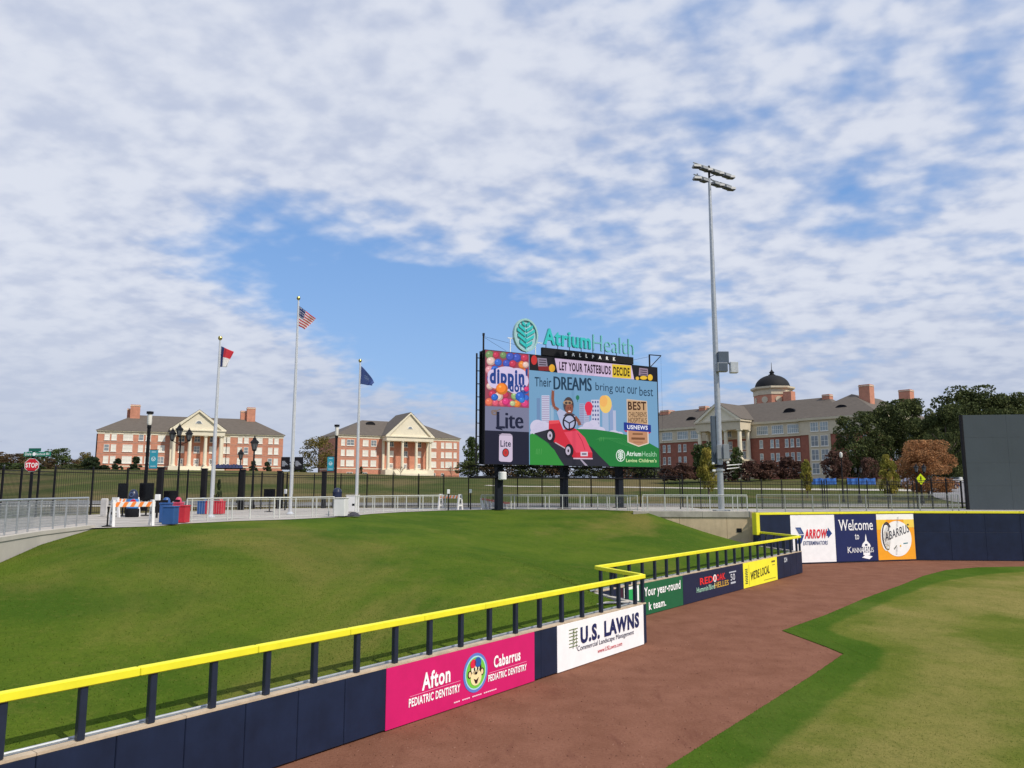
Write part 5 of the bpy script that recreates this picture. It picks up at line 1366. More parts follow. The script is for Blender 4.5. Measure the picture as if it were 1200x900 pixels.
# dome on an octagonal drum
DCX, DCY = 43.5, 34.5
ph = R(22.5 + 47.9)
m = MB().lathe([(6.6, 31), (6.6, 38.4)], 8, (DCX, DCY), ph=ph); dr = m.build('drum', BRICK, t)
MB().lathe([(6.8, 38.405), (6.8, 40.1), (7.5, 40.5), (7.7, 40.7), (7.7, 41.3), (6.2, 41.35)], 8, (DCX, DCY), ph=ph).build('drum_cornice', CREAM3, t)
MB().lathe([(6.75, 33.9), (6.75, 34.4)], 8, (DCX, DCY), ph=ph).build('drum_band', CREAM3, t)
for k in range(8):
    a = ph + R(22.5) + k * R(45); r = 6.6 * math.cos(R(22.5))
    o = MB().lathe([(.001, -.02), (.75, -.02), (.75, .10), (1.15, .10), (1.15, .22), (.75, .22)][::1], 20).build('round_window', CREAM3, t, loc=(DCX + math.cos(a) * r, DCY + math.sin(a) * r, 36.6))
    o.rotation_euler = (0, R(90), a)
    MB().lathe([(.001, .12), (.74, .12)], 18).build('pane', GLASSM, o)
prof = [(6.1 * math.cos(R(a)), 41.35 + 4.7 * math.sin(R(a))) for a in range(0, 84, 7)]
MB().lathe(prof + [(.9, 45.95)], 32, (DCX, DCY)).build('dome', DOMEM, t, smooth=True)
MB().lathe([(1.25, 45.9), (1.25, 46.2), (.8, 46.3), (.7, 46.9), (1.0, 47.0), (.4, 47.6), (.12, 48.2), (.07, 50.6), (.001, 50.8)], 16, (DCX, DCY)).build('finial', DOMEM, t, smooth=True)
MB().box(50.2, 53.2, 29.5, 32.5, 30, 38.9).build('chimney', BRICK, t)

# white house behind the trees
x_, z_ = DD(1095, 503, 190)
t = thing('white_house', (x_ - 8, 190, 0), R(-10), 'white house glimpsed between the dark trees left of the batter screen', 'house')
MB().box(0, 16, 0, 9, 5, 18.5).build('wall', M('white_siding', (.75, .76, .78), .7, var=.04), t)
hip('roof', t, 0, 16, 0, 9, 18.55, 22, inset=4, mat=SHING)
for x in (3, 6.5, 10, 13.5): window(t, x, 0, 16.6, 1.3, 1.9, 1, GLASSM); window(t, x, 0, 13.2, 1.3, 1.9, 1, GLASSM)

# ------------------------------------------------------------------ trees
def leaf_mat(name, c, c2, trans=.25):
    m = bpy.data.materials.new(name); m.use_nodes = True; t = m.node_tree; n = t.nodes; bs = n['Principled BSDF']
    bs.inputs['Roughness'].default_value = .75; bs.inputs['Specular IOR Level'].default_value = .2
    g = n.new('ShaderNodeNewGeometry'); tx = n.new('ShaderNodeTexNoise'); tx.inputs['Scale'].default_value = .55; tx.inputs['Detail'].default_value = 5
    t.links.new(g.outputs['Position'], tx.inputs[0])
    r = n.new('ShaderNodeMapRange'); r.inputs[1].default_value = .35; r.inputs[2].default_value = .65; t.links.new(tx.outputs[0], r.inputs[0])
    mx = n.new('ShaderNodeMix'); mx.data_type = 'RGBA'; mx.inputs[6].default_value = c + (1,); mx.inputs[7].default_value = c2 + (1,); t.links.new(r.outputs[0], mx.inputs[0])
    rp = n.new('ShaderNodeMix'); rp.data_type = 'RGBA'; rp.blend_type = 'MULTIPLY'; rp.inputs[0].default_value = 1
    rr = n.new('ShaderNodeMapRange'); rr.inputs[3].default_value = .6; rr.inputs[4].default_value = 1.5
    t.links.new(g.outputs['Random Per Island'], rr.inputs[0]); cbn = n.new('ShaderNodeCombineColor')
    for i in range(3): t.links.new(rr.outputs[0], cbn.inputs[i])
    t.links.new(mx.outputs[2], rp.inputs[6]); t.links.new(cbn.outputs[0], rp.inputs[7]); t.links.new(rp.outputs[2], bs.inputs['Base Color'])
    tr = n.new('ShaderNodeBsdfTranslucent'); t.links.new(rp.outputs[2], tr.inputs[0]); ms = n.new('ShaderNodeMixShader'); ms.inputs[0].default_value = trans
    t.links.new(bs.outputs[0], ms.inputs[1]); t.links.new(tr.outputs[0], ms.inputs[2]); t.links.new(ms.outputs[0], n['Material Output'].inputs[0])
    return m
LEAF = {'oak': leaf_mat('dark_oak_leaves', (.042, .060, .020), (.105, .120, .040)), 'pine': leaf_mat('dark_evergreen_leaves', (.026, .046, .022), (.05, .072, .032)),
        'yellow': leaf_mat('yellow_green_leaves', (.19, .19, .035), (.36, .29, .06), .35), 'maroon': leaf_mat('maroon_leaves', (.078, .040, .032), (.15, .080, .058)),
        'orange': leaf_mat('rusty_orange_leaves', (.30, .145, .062), (.42, .22, .10), .3), 'olive': leaf_mat('olive_autumn_leaves', (.10, .09, .025), (.20, .15, .04), .3),
        'green': leaf_mat('mid_green_leaves', (.035, .060, .018), (.08, .11, .030)), 'brown': leaf_mat('brown_autumn_leaves', (.06, .042, .022), (.13, .085, .04))}
BARK = M('grey_brown_bark', (.11, .085, .065), .9, var=.25, scale=4, bump=.4)
_cr = {}
def crown_mesh(kind, shape, n, leaf, var):
    """unit crown: radius about 1, height 0..1.  Clumps of small leaf faces through the volume."""
    k = (kind, shape, n, leaf, var)
    if k in _cr: return _cr[k]
    r = np.random.RandomState(sum(map(ord, shape)) * 3 + n % 97 + var * 131 + 2)
    if shape == 'cone': nc = 44
    elif shape == 'tall': nc = 46
    else: nc = 64
    n = int(n * 2.3); leaf *= .88; P_ = []; per = n // nc
    for i in range(nc):
        while True:
            z = r.uniform(.04, .97); a = r.uniform(0, 6.283)
            if shape == 'cone': R_ = (1 - z) ** .6 * .95
            elif shape == 'tall': R_ = math.sin(math.pi * min(1, z * .9 + .12)) ** .6 * .9
            elif shape == 'spread': R_ = math.sin(math.pi * min(1, z * .62 + .36)) ** .45
            else: R_ = math.sin(math.pi * (z * .84 + .10)) ** .55
            q = R_ * .86 * (r.uniform(.03, 1) ** .5)
            break
        cs = r.uniform(.17, .31) * (.8 if shape == 'cone' else 1)
        c = np.array([q * math.cos(a), q * math.sin(a), z])
        pts = r.normal(0, 1, (per, 3)); pts /= np.linalg.norm(pts, axis=1)[:, None]; pts *= (r.uniform(.3, 1, (per, 1)) ** .45)
        pts[:, :2] *= cs; pts[:, 2] *= cs * .42
        P_.append(c + pts)
    P_ = np.concatenate(P_); P_[:, 2] = np.clip(P_[:, 2], 0, 1.02); m = len(P_)
    a = r.normal(0, 1, (m, 3)); a /= np.linalg.norm(a, axis=1)[:, None]; b = np.cross(a, r.normal(0, 1, (m, 3))); b /= np.linalg.norm(b, axis=1)[:, None]
    s = leaf * r.uniform(.6, 1.35, (m, 1)); flat = np.array([1, 1, .55])
    v = np.stack([P_ - a * s * flat, P_ + b * s * .7 * flat, P_ + a * s * flat, P_ - b * s * .7 * flat], 1).reshape(-1, 3)
    me = bpy.data.meshes.new('crown'); me.vertices.add(len(v)); me.vertices.foreach_set('co', v.ravel())
    me.loops.add(4 * m); me.loops.foreach_set('vertex_index', np.arange(4 * m)); me.polygons.add(m)
    me.polygons.foreach_set('loop_start', np.arange(0, 4 * m, 4)); me.polygons.foreach_set('loop_total', np.full(m, 4))
    me.materials.append(LEAF[kind]); me.update(calc_edges=True); me.validate(); _cr[k] = me; return me
rt = random.Random(21)
def twig(m, p, d, L, r, depth, rr):
    q = p + d * L; m.tube(p, q, r, r * .6, 5, cap=False)
    if depth:
        for k in range(3 if depth > 1 else 3):
            nd_ = (d + Vector((rr.uniform(-.8, .8), rr.uniform(-.8, .8), rr.uniform(-.1, .6)))).normalized()
            twig(m, p + d * L * rr.uniform(.55, 1), nd_, L * rr.uniform(.55, .8), r * .55, depth - 1, rr)
def tree(px, d, top, base, wpx, kind, label, group, shape='round', n=1400, leaf=.07, trunk=.18, name='tree', bare=False, var=None):
    x, zt = DD(px, top, d); zb_ = hz(x, d) if base is None else DD(px, base, d)[1]
    h = zt - zb_; w = wpx / 900 * d
    t = thing(name, (x, d, zb_), rt.uniform(0, 6), label, 'tree', group)
    rr = random.Random(int(px * 7 + d))
    m = MB(); ht = h * trunk
    m.tube((0, 0, -.4), (0, 0, ht), max(.06, h * .022), max(.05, h * .017), 8, cap=False)
    if bare:
        for k in range(5): twig(m, Vector((0, 0, ht * (.7 + .1 * k))), Vector((rr.uniform(-.7, .7), rr.uniform(-.7, .7), 1)).normalized(), h * .28, h * .012, 3, rr)
        m.build('trunk', BARK, t)
    else:
        m.tube((0, 0, ht - .05), (0, 0, h * .75), h * .017, h * .006, 7, cap=False)
        for k in range(6):
            a = rr.uniform(0, 6.28); z0_ = ht + (h - ht) * rr.uniform(0, .45)
            m.tube((0, 0, z0_), (math.cos(a) * w * .34, math.sin(a) * w * .34, z0_ + h * rr.uniform(.12, .3)), h * .009, h * .004, 5, cap=False)
        m.build('trunk', BARK, t)
    me = crown_mesh(kind, shape, n if not bare else 160, leaf if not bare else .02, (var if var is not None else rr.randint(0, 1)))
    c = link('crown', me, t, loc=(0, 0, ht * .75)); c.scale = (w / 2, w / 2, (h - ht * .75)) 
    return t
GF, GN = 'trees in front of the domed hall', 'young street trees'
tree(827, 150, 519, 566, 40, 'green', 'mid green tree partly behind the light pole, in front of the domed hall', GF, n=1600)
tree(863, 150, 525, 566, 22, 'green', 'slim dark green tree just right of the portico columns of the domed hall', GF, 'tall', n=900)
for px, w, top, lab in ((800, 36, 543, 'maroon tree just right of the scoreboard'), (782, 26, 546, 'maroon tree half hidden by the scoreboard edge'), (818, 26, 546, 'maroon tree left of the light pole foot'),
                   (853, 30, 541, 'maroon tree right of the light pole'), (878, 30, 541, 'maroon tree below the portico columns'), (900, 34, 540, 'maroon tree near the middle of the domed hall'),
                   (922, 28, 536, 'dark maroon tree left of the second yellow sapling'), (936, 24, 541, 'dark maroon tree behind the second yellow sapling')):
    tree(px, 146 + (px % 7), top, 567, w, 'maroon', lab, GF, 'spread', n=1300, leaf=.08)
tree(979, 135, 528, 566, 34, 'maroon', 'round deep maroon tree above the blue screen fabric', GF, n=1900, leaf=.065)
tree(1018, 128, 536, 568, 24, 'maroon', 'small maroon tree below the big dark oak', GF, n=1300)
tree(829, 104, 526, 583, 27, 'yellow', 'yellow green young tree left of the light pole', GN, 'tall', n=1300, leaf=.075)
tree(944, 104, 540, 580, 17, 'yellow', 'narrow yellow green sapling left of the blue screen fabric', GN, 'tall', n=900, leaf=.085)
tree(1040, 92, 534, 588, 24, 'yellow', 'yellow green young tree left of the crossing sign', GN, 'tall', n=1300, leaf=.08)
tree(1084, 100, 517, 590, 76, 'orange', 'wide rusty orange tree behind the crossing sign', GN, 'spread', n=8500, leaf=.030, trunk=.24)
GO = 'big dark oaks at the right'
tree(1006, 160, 485, 570, 72, 'oak', 'big dark oak covering the near corner of the domed hall', GO, n=8280, leaf=0.033)
tree(1054, 165, 471, 570, 84, 'oak', 'tall dark oak in the middle of the right hand group', GO, n=9360, leaf=0.031)
tree(1106, 150, 476, 572, 62, 'oak', 'dark oak just left of the batter screen edge', GO, n=7560, leaf=0.033)
tree(1138, 180, 456, 570, 110, 'oak', 'tallest dark oak rising above the batter screen corner', GO, n=9360, leaf=0.030)
tree(1204, 185, 461, 570, 110, 'oak', 'dark oak above the batter screen at the right edge of the picture', GO, n=9000, leaf=0.030)
tree(1172, 178, 463, 570, 80, 'oak', 'dark oak crown between the two behind the batter screen', GO, n=8000, leaf=.031)
tree(1080, 175, 492, 570, 60, 'pine', 'dark evergreen filling the gap between the two tall oaks', GO, n=5400, leaf=0.037)
# before the brick halls
GC = 'clipped evergreens before the brick halls'
for px, top, w, d, lab in ((138.5, 537, 17, 232, 'cone shaped evergreen left of the first banner lamp'), (160, 535, 19, 232, 'cone shaped evergreen right beside the first banner lamp'),
                        (297, 540, 14, 236, 'cone shaped evergreen behind the tall single lantern lamp'), (313, 541, 13, 236, 'cone shaped evergreen right of the tall single lantern lamp'),
                        (122, 545, 14, 240, 'small dark evergreen at the left corner of the first brick hall'), (108, 536, 22, 240, 'dark evergreen left of the first brick hall')):
    tree(px, d, top, None, w, 'pine', lab, GC, 'cone' if px > 130 else 'round', n=2600, leaf=.08, trunk=.02)
tree(423, 270, 547, None, 7, 'pine', 'tiny evergreen in front of the second brick hall', GC, 'tall', n=700, leaf=.1, trunk=.05)
GB = 'small bare trees before the porticos'
tree(250, 225, 533, None, 26, 'brown', 'bare twiggy tree in front of the first hall portico', GB, bare=True, trunk=.2)
tree(236, 222, 540, None, 16, 'brown', 'smaller bare tree left of the left flagpole', GB, bare=True, trunk=.2)
tree(470, 262, 541, None, 24, 'brown', 'bare twiggy tree in front of the second hall portico', GB, bare=True, trunk=.2)
tree(529, 262, 541, None, 18, 'brown', 'bare twiggy tree at the right end of the second hall', GB, bare=True, trunk=.2)
tree(375, 235, 512, None, 44, 'olive', 'loose olive yellow tree at the dark end of the second brick hall', 'trees beside the brick halls', n=1500, leaf=.05)
tree(352, 300, 543, None, 34, 'green', 'dark green tree between the two brick halls', 'trees beside the brick halls', n=1500)
tree(552, 275, 513, None, 26, 'green', 'slim light green tree left of the scoreboard', 'trees beside the brick halls', 'tall', n=1300, leaf=.07)
tree(548, 268, 540, None, 34, 'oak', 'low dark tree at the foot of the slim light green tree', 'trees beside the brick halls', n=1500)
GS = 'dark trees seen under the scoreboard'
for i, (px, lab) in enumerate(((583, 'dark tree under the left end of the scoreboard'), (618, 'dark tree just right of the first scoreboard leg'), (650, 'dark tree left of the middle scoreboard leg'), (690, 'dark tree right of the middle scoreboard leg'),
                               (722, 'dark tree just left of the right scoreboard leg'), (757, 'dark tree right of the right scoreboard leg'))):
    tree(px, 205 + 6 * (i % 3), 538 + 3 * (i % 2), None, 44, 'oak' if i % 2 else 'brown', lab, GS, 'spread', n=1700, leaf=.07, trunk=.1)
GL = 'distant tree line at the left'
for px, top, w, kind, d, lab in ((-12, 530, 46, 'brown', 330, 'brownish distant tree at the very left edge'), (14, 532, 40, 'brown', 320, 'brownish distant tree left of the stop sign'), (38, 530, 34, 'oak', 335, 'dark distant tree directly behind the stop sign'),
                                 (68, 526, 34, 'green', 300, 'rounded green distant tree right of the stop sign'), (52, 538, 40, 'brown', 290, 'low brown distant tree between stop sign and rounded tree'),
                                 (84, 538, 26, 'brown', 325, 'low distant tree right of the rounded green one'), (100, 531, 28, 'olive', 330, 'olive distant tree left of the first brick hall'), (20, 543, 60, 'green', 280, 'low green distant trees mass behind the left iron fence'),
                                 (86, 544, 44, 'oak', 275, 'low dark distant tree beside the lawn edge')):
    tree(px, d, top, None, w, kind, lab, GL, 'round', n=1700, leaf=.06, trunk=.08)
# half bare branch at the left edge
xb, zb_ = DD(-14, 500, 70)
t = thing('bare_tree', (xb - 1.0, 70, 3.4), 0, 'almost bare branches reaching in at the left edge above the fence', 'tree')
m = MB(); rr = random.Random(4); m.tube((0, 0, -.3), (0, 0, 3.2), .14, .10, 8)
for k in range(9): twig(m, Vector((0, 0, 2.2 + .28 * k)), Vector((rr.uniform(-.5, .9), rr.uniform(-.6, .6), .8)).normalized(), 1.35, .045, 3, rr)
m.build('trunk', BARK, t)
c = link('crown', crown_mesh('brown', 'round', 420, .022, 1), t, loc=(.3, 0, 3.0)); c.scale = (2.2, 2.0, 4.2)

# ------------------------------------------------------------------ lamps and signs
LGL = M('frosted_lamp_glass', (.75, .73, .66), .3, var=.05)
LDK = M('smoked_lantern_glass', (.10, .11, .12), .2, var=.2, spec=.7)
def place(px, d): return DD(px, 560, d)[0]
def bannerlamp(px, d, top, side, b0, b1, label):
    x = place(px, d); zg = 3.36 if d < 75 else hz(x, d); h = DD(px, top, d)[1] - zg
    t = thing('banner_lamp', (x, d, zg), 0, label, 'street lamp', 'street lamps')
    MB().bev(-.10, .10, -.10, .10, 0, h - 1.05, .02).bev(-.2, .2, -.2, .2, 0, .35, .04).build('pole', BLACK, t)
    MB().lathe([(.13, h - 1.04), (.17, h - .9), (.17, h - .22), (.14, h - .2)], 12).build('lamp_glass', LGL, t, smooth=True)
    MB().lathe([(.25, h - .195), (.25, h - .02), (.1, h)], 12).build('lamp_cap', BLACK, t)
    MB().lathe([(.12, h - 1.3), (.15, h - 1.25), (.15, h - 1.06)], 12).build('lamp_neck', BLACK, t)
    zt, z1 = DD(px, b0, d)[1] - zg, DD(px, b1, d)[1] - zg
    w = .62
    for z_ in (zt, z1): MB().box(min(0, side * (w + .2)), max(0, side * (w + .2)), -.02, .02, z_ - .02, z_ + .02).build('banner_arm', BLACK, t)
    x0 = side * .17; x0, x1 = min(x0, side * (.17 + w)), max(x0, side * (.17 + w))
    o = MB().box(x0, x1, -.012, .012, z1 + .03, zt - .03).build('pole_banner', PAINT((52, 150, 172)), t)
    p = PR(y=-.014); cx = (x0 + x1) / 2; hh = zt - z1
    p.ring(cx, z1 + hh * .52, .17, .17, .045, (215, 235, 240), 1); p.line([(cx - .14, z1 + hh * .60), (cx, z1 + hh * .46), (cx + .14, z1 + hh * .60)], .05, (215, 235, 240), 1)
    p.rect(cx - .2, cx + .2, z1 + hh * .12, z1 + hh * .16, (190, 220, 230), 1); p.rect(cx - .17, cx + .17, z1 + hh * .86, z1 + hh * .9, (190, 220, 230), 1)
    p.build('banner_print', o)
    return t
bannerlamp(171, 58, 482, 1, 527, 549.5, 'tall black street lamp with teal banner, before the first brick hall')
bannerlamp(393, 72, 497.5, -1, 535, 552, 'tall black street lamp with teal banner, left of the second brick hall')
def lantern(par, x, z, s=1.0, y=0):
    """glazed lantern: body glass > frame bars, roof, finial; z is its foot"""
    g = MB().lathe([(.13 * s, z + .06 * s), (.24 * s, z + .52 * s)], 6, (x, y)).build('lantern_glass', LDK, par)
    m = MB().lathe([(.05 * s, z - .08 * s), (.15 * s, z), (.15 * s, z + .06 * s)], 6, (x, y))
    for i in range(6):
        a = i * math.pi / 3; m.tube((x + .135 * s * math.cos(a), y + .135 * s * math.sin(a), z + .05 * s), (x + .245 * s * math.cos(a), y + .245 * s * math.sin(a), z + .53 * s), .014 * s, n=4)
    m.build('lantern_frame', BLACK, g)
    MB().lathe([(.31 * s, z + .52 * s), (.30 * s, z + .58 * s), (.13 * s, z + .76 * s), (.12 * s, z + .84 * s), (.05 * s, z + .9 * s), (.05 * s, z + .95 * s), (.0, z + 1.06 * s)], 6, (x, y)).build('lantern_roof', BLACK, g)
def lamp_post(px, d, top, heads, label, s=1.0, spread=.62):
    x = place(px, d); zg = 3.38 if d < 75 else hz(x, d); H = DD(px, top, d)[1] - zg
    t = thing('lantern_lamp', (x, d, zg), R(15), label, 'street lamp', 'street lamps')
    h = H - 1.06 * s
    if heads > 1: h -= .35
    MB().lathe([(.24, 0), (.24, .25), (.17, .4), (.15, .9), (.10, 1.0), (.085, 1.4), (.06, h)], 10).build('pole', BLACK, t, smooth=True)
    if heads == 1: lantern(t, 0, h, s)
    else:
        for k in range(heads if heads == 2 else 2):
            sx = -1 if k == 0 else 1
            m = MB().tube((0, 0, h - .35), (sx * spread * .7, 0, h - .12), .03, n=5).tube((sx * spread * .7, 0, h - .12), (sx * spread, 0, h + .0), .03, n=5); m.build('arm', BLACK, t)
            lantern(t, sx * spread, h + .02, s)
        if heads == 3: MB().tube((0, 0, h), (0, 0, h + .3), .035, n=6).build('centre_stem', BLACK, t); lantern(t, -.12, h + .36, s)
    return t
lamp_post(209, 62, 496, 3, 'black lamp post with three lanterns, before the first hall portico', s=1.0)
lamp_post(296.5, 62, 510, 1, 'tall black single lantern lamp, right half of the first brick hall', s=1.15)
lamp_post(281, 80, 525, 1, 'smaller black single lantern lamp, left of the tall single one', s=1.1)
lamp_post(1079, 84, 539, 2, 'black lamp post with two lanterns in front of the rusty orange tree', s=.95, spread=.5)
lamp_post(1006, 88, 543, 2, 'black twin lamp post in front of the big dark oak', s=.7, spread=.35)
x = place(987, 92); t = thing('globe_lamp', (x, 92, hz(x, 92)), 0, 'black lamp post with pale white head above the blue screen fabric', 'street lamp', 'street lamps')
h = DD(987, 529.5, 92)[1] - hz(x, 92)
MB().lathe([(.2, 0), (.2, .3), (.09, .5), (.06, h - .7)], 10).build('pole', BLACK, t, smooth=True); MB().lathe([(.1, h - .7), (.19, h - .5), (.17, h - .15), (.001, h)], 10).build('lamp_glass', LGL, t, smooth=True)
# stop sign and street names
x = DD(35, 545, 47)[0]; zc = DD(35, 545, 47)[1] - 3.38
t = thing('stop_sign', (x, 47.2, 3.38), R(8), 'red octagonal stop sign below a green street name sign at the left', 'sign')
zt = DD(36, 526, 47)[1] - 3.38
MB().box(-.06, .06, .02, .14, 0, zt - .1).lathe([(.05, zt - .1), (.08, zt - .02), (.001, zt + .05)], 8, (0, .08)).build('post', BLACK, t)
r_ = .44
octp = [(r_ * math.cos(R(22.5 + 45 * k)), zc + r_ * math.sin(R(22.5 + 45 * k))) for k in range(8)]
o = MB().prism(octp, -.02, .0).build('sign_plate', PAINT((215, 215, 215)), t)
p = PR(y=-.021); p.poly([(x_ * .93, zc + (z_ - zc) * .93) for x_, z_ in octp], (196, 32, 48), 1); p.build('red_face', t)
p = PR(y=-.021); p.text('STOP', -.34, zc - .15, .68, .30, (240, 240, 240), 2, bold=.04); p.build('lettering', t)
sgn = thing('street_name_sign', (x, 47.15, 3.38 + DD(43, 532, 47)[1] - 3.38), R(-6), 'green street name sign with white letters above the stop sign', 'sign')
MB().bev(-.55, 1.22, -.02, 0.0, -.14, .13, .005).build('sign_plate', PAINT((24, 128, 104)), sgn)
p = PR(y=-.022); p.text('Dale', -.46, -.08, .42, .17, Wc, 1, bold=.02); p.ell(.14, 0, .11, .11, Wc, 1); p.text('Earnhardt', .28, -.07, .58, .14, Wc, 1, bold=.01); p.text('Bl', .92, -.06, .2, .14, Wc, 1); p.build('lettering', sgn)
MB().box(-.3, .5, .05, .07, .17, .36).build('cross_sign', PAINT((24, 100, 84)), sgn)
# crossing sign
x, zc = DD(1079, 561.5, 72); t = thing('crossing_sign', (x, 72, 3.38), 0, 'fluorescent yellow diamond crossing sign with a walking figure, before the orange tree', 'sign')
zc -= 3.38; MB().tube((0, .06, 0), (0, .06, zc + .4), .045, n=8).build('post', BLACK, t)
MB().prism([(0, zc - .52), (.46, zc), (0, zc + .52), (-.46, zc)], -.02, 0).build('sign_plate', PAINT((205, 225, 20)), t)
p = PR(y=-.021); k_ = (20, 20, 20)
p.ell(.0, zc + .22, .055, .055, k_, 1); p.line([(0, zc + .17), (0, zc - .03)], .10, k_, 1); p.line([(0, zc - .02), (-.10, zc - .25)], .05, k_, 1); p.line([(0, zc - .02), (.10, zc - .24)], .05, k_, 1)
p.line([(0, zc + .14), (-.12, zc + .02)], .035, k_, 1); p.line([(0, zc + .14), (.13, zc + .05)], .035, k_, 1); p.build('walking_figure', t)
# double black direction panels behind the tallest flagpole
x, zc = DD(342, 543, 51); t = thing('direction_sign', (x, 51, 3.4), R(-4), 'two black information panels with white text lines behind the tallest flagpole', 'sign')
zc -= 3.4; MB().box(-.05, .05, .0, .1, 0, zc + .3).build('post', BLACKM, t)
for x0 in (-.72, .18):
    o = MB().bev(x0, x0 + .6, -.06, -.004, zc - .42, zc + .42, .03).build('sign_panel', BLACKM, t)
    p = PR(y=-.061)
    for i in range(5): p.rect(x0 + .08, x0 + .08 + (.2 + .07 * ((i * 3) % 4)), zc - .18 + i * .075, zc - .15 + i * .075, (190, 195, 205), 1)
    p.build('text_lines', o, 'stuff')
MB().box(-.72, .78, .004, .05, zc + .02, zc + .1).build('arm', BLACKM, t)

# ------------------------------------------------------------------ plaza objects
ORG = M('orange_reflective', (.85, .22, .03), .45, var=.05)
PW = M('white_plastic', (.72, .71, .70), .5, var=.06)
def barricade(loc, rz, L, H, label, sc=1.0):
    t = thing('barricade', (loc[0], loc[1], 3.404), rz, label, 'barricade', 'white folding barricades')
    for x in (0, L):
        m = MB(); w = .34 * sc; b = .13 * sc
        for s_ in (-1, 1):
            m.add([(x - .05, s_ * w, 0), (x + .05, s_ * w, 0), (x + .05, s_ * (w - b), 0), (x - .05, s_ * (w - b), 0), (x - .05, s_ * (.06 + b), H), (x + .05, s_ * (.06 + b), H), (x + .05, s_ * .06, H), (x - .05, s_ * .06, H)],
                  [(0, 1, 2, 3), (4, 7, 6, 5), (0, 4, 5, 1), (1, 5, 6, 2), (2, 6, 7, 3), (3, 7, 4, 0)])
        o = m.box(x - .048, x + .048, -.19, .19, H * .70, H + .02).box(x - .046, x + .046, -.27, .27, H * .22, H * .34).build('a_frame_leg', PW, t)
        for z_ in (H * .82, H * .5): MB().box(x - .052 if True else x, x + .052, -.05, .05, z_ - .05, z_ + .05).build('dark_slot', BLACKM, o)
    bd = MB().bev(-.08, L + .08, -.16, -.135, H * .74, H * .94, .008).build('board', PW, t)
    n = max(4, int(L / .28)); wseg = L / n
    for i in range(n):
        x = i * wseg; z0_, z1_ = H * .745, H * .935
        MB().prism([(x, z0_), (x + wseg * .5, z0_), (x + wseg * .5 + .10, z1_), (x + .10, z1_)], -.164, -.161).build('orange_stripe', ORG, bd)
    return t
pa_ = GG(131, 617, 3.4); pb_ = GG(178, 616, 3.4)
bb = barricade(pa_, math.atan2(pb_[1] - pa_[1], pb_[0] - pa_[0]) + .12, math.dist(pa_, pb_), 1.05, 'white barricade with an orange striped board at the top of the berm')
# second one end on, behind it
pc = GG(134, 606.5, 3.4); tt = barricade(pc, R(75), 1.5, 1.05, 'white barricade seen end on, behind the orange striped one')
p1 = GG(516.5, 597, 3.4); p2 = GG(539, 597.4, 3.4)
barricade(p1, math.atan2(p2[1] - p1[1], p2[0] - p1[0]), math.dist(p1, p2), 1.12, 'small striped barricade at the gap between the guard rails')
x, y = GG(121.5, 605.5, 3.4); t = thing('plastic_panel', (x, y, 3.404), R(-10), 'pale grey upright plastic panel behind the barricades', 'panel')
MB().bev(-.22, .22, -.08, .08, .05, 1.0, .05).build('panel_body', M('light_grey_plastic', (.52, .50, .48), .6), t); MB().bev(-.2, .2, -.2, .2, 0, .06, .02).build('foot', MATS['light_grey_plastic'], t)
x, y = GG(125.5, 617.3, 3.4); t = thing('stanchion', (x, y, 3.404), 0, 'short black stanchion on a round base left of the striped barricade', 'stanchion')
MB().lathe([(.20, 0), (.20, .03), (.06, .06), (.03, .08), (.03, .72), (.045, .73), (.045, .80), (.001, .81)], 16).build('post', BLACK, t, smooth=True)
# folded barricades
base = GG(566, 596.5, 3.4)
folded = None
for i in range(7):
    q = GG(566 + i * 4.6, 596.4, 3.4); lab = ['folded white and red barricade at the left end of the leaning row', 'second folded barricade from the left in the leaning row', 'third folded barricade from the left in the leaning row', 'middle folded barricade in the leaning row',
        'third folded barricade from the right in the leaning row', 'second folded barricade from the right in the leaning row', 'folded barricade at the right end of the leaning row by the scoreboard leg'][i]
    t = thing('folded_barricade', (q[0], q[1] + .35, 3.404), R(12), lab, 'barricade', 'folded barricades leaning in a row')
    m = MB().add([(0, 0, 0), (.09, 0, 0), (-.03, 0, .82 - i * .05), (-.12, 0, .82 - i * .05), (0, .8, 0), (.09, .8, 0), (-.03, .8, .82 - i * .05), (-.12, .8, .82 - i * .05)], [(0, 1, 2, 3), (7, 6, 5, 4), (0, 4, 5, 1), (1, 5, 6, 2), (2, 6, 7, 3), (3, 7, 4, 0)])
    m.build('leg', PW, t); hh = .82 - i * .05
    MB().bev(-.22, .26, -.04, -.004, hh - .14, hh - .02, .01).build('board_end', M('faded_red_stripe', (.55, .16, .12), .6), t)
# bins
def bin_(px, py, col, label, h=.88, w=.50, dome=True):
    x, y = GG(px, py, 3.4)
    t = thing('litter_bin', (x, y + .3, 3.404), R(random.uniform(-6, 6)), label, 'bin', 'blue and red bins')
    MB().bev(-w / 2, w / 2, -w / 2, w / 2, 0.02, h * .82, .018).build('body', col, t)
    MB().bev(-w / 2 - .02, w / 2 + .02, -w / 2 - .02, w / 2 + .02, h * .822, h * .90, .012).build('rim', col, t)
    if dome: MB().lathe([(w * .42, h * .9), (w * .40, h * 1.0), (w * .28, h * 1.1), (w * .1, h * 1.14), (.001, h * 1.145)], 14).build('lid', col, t, smooth=True); MB().box(-.13, .13, -w * .43, -w * .30, h * .92, h * 1.02).build('flap', BLACKM, t)
    return t
BL_, RD_ = M('blue_bin_plastic', (.022, .085, .26), .45, var=.1), M('red_bin_plastic', (.50, .018, .035), .45, var=.1)
RD2 = M('pinkish_red_plastic', (.55, .06, .12), .45, var=.1)
bin_(195.5, 615.3, BL_, 'blue square bin in front, right of the striped barricade', dome=False); bin_(209.5, 613.2, RD_, 'red square bin in front, right of the blue ones', dome=False)
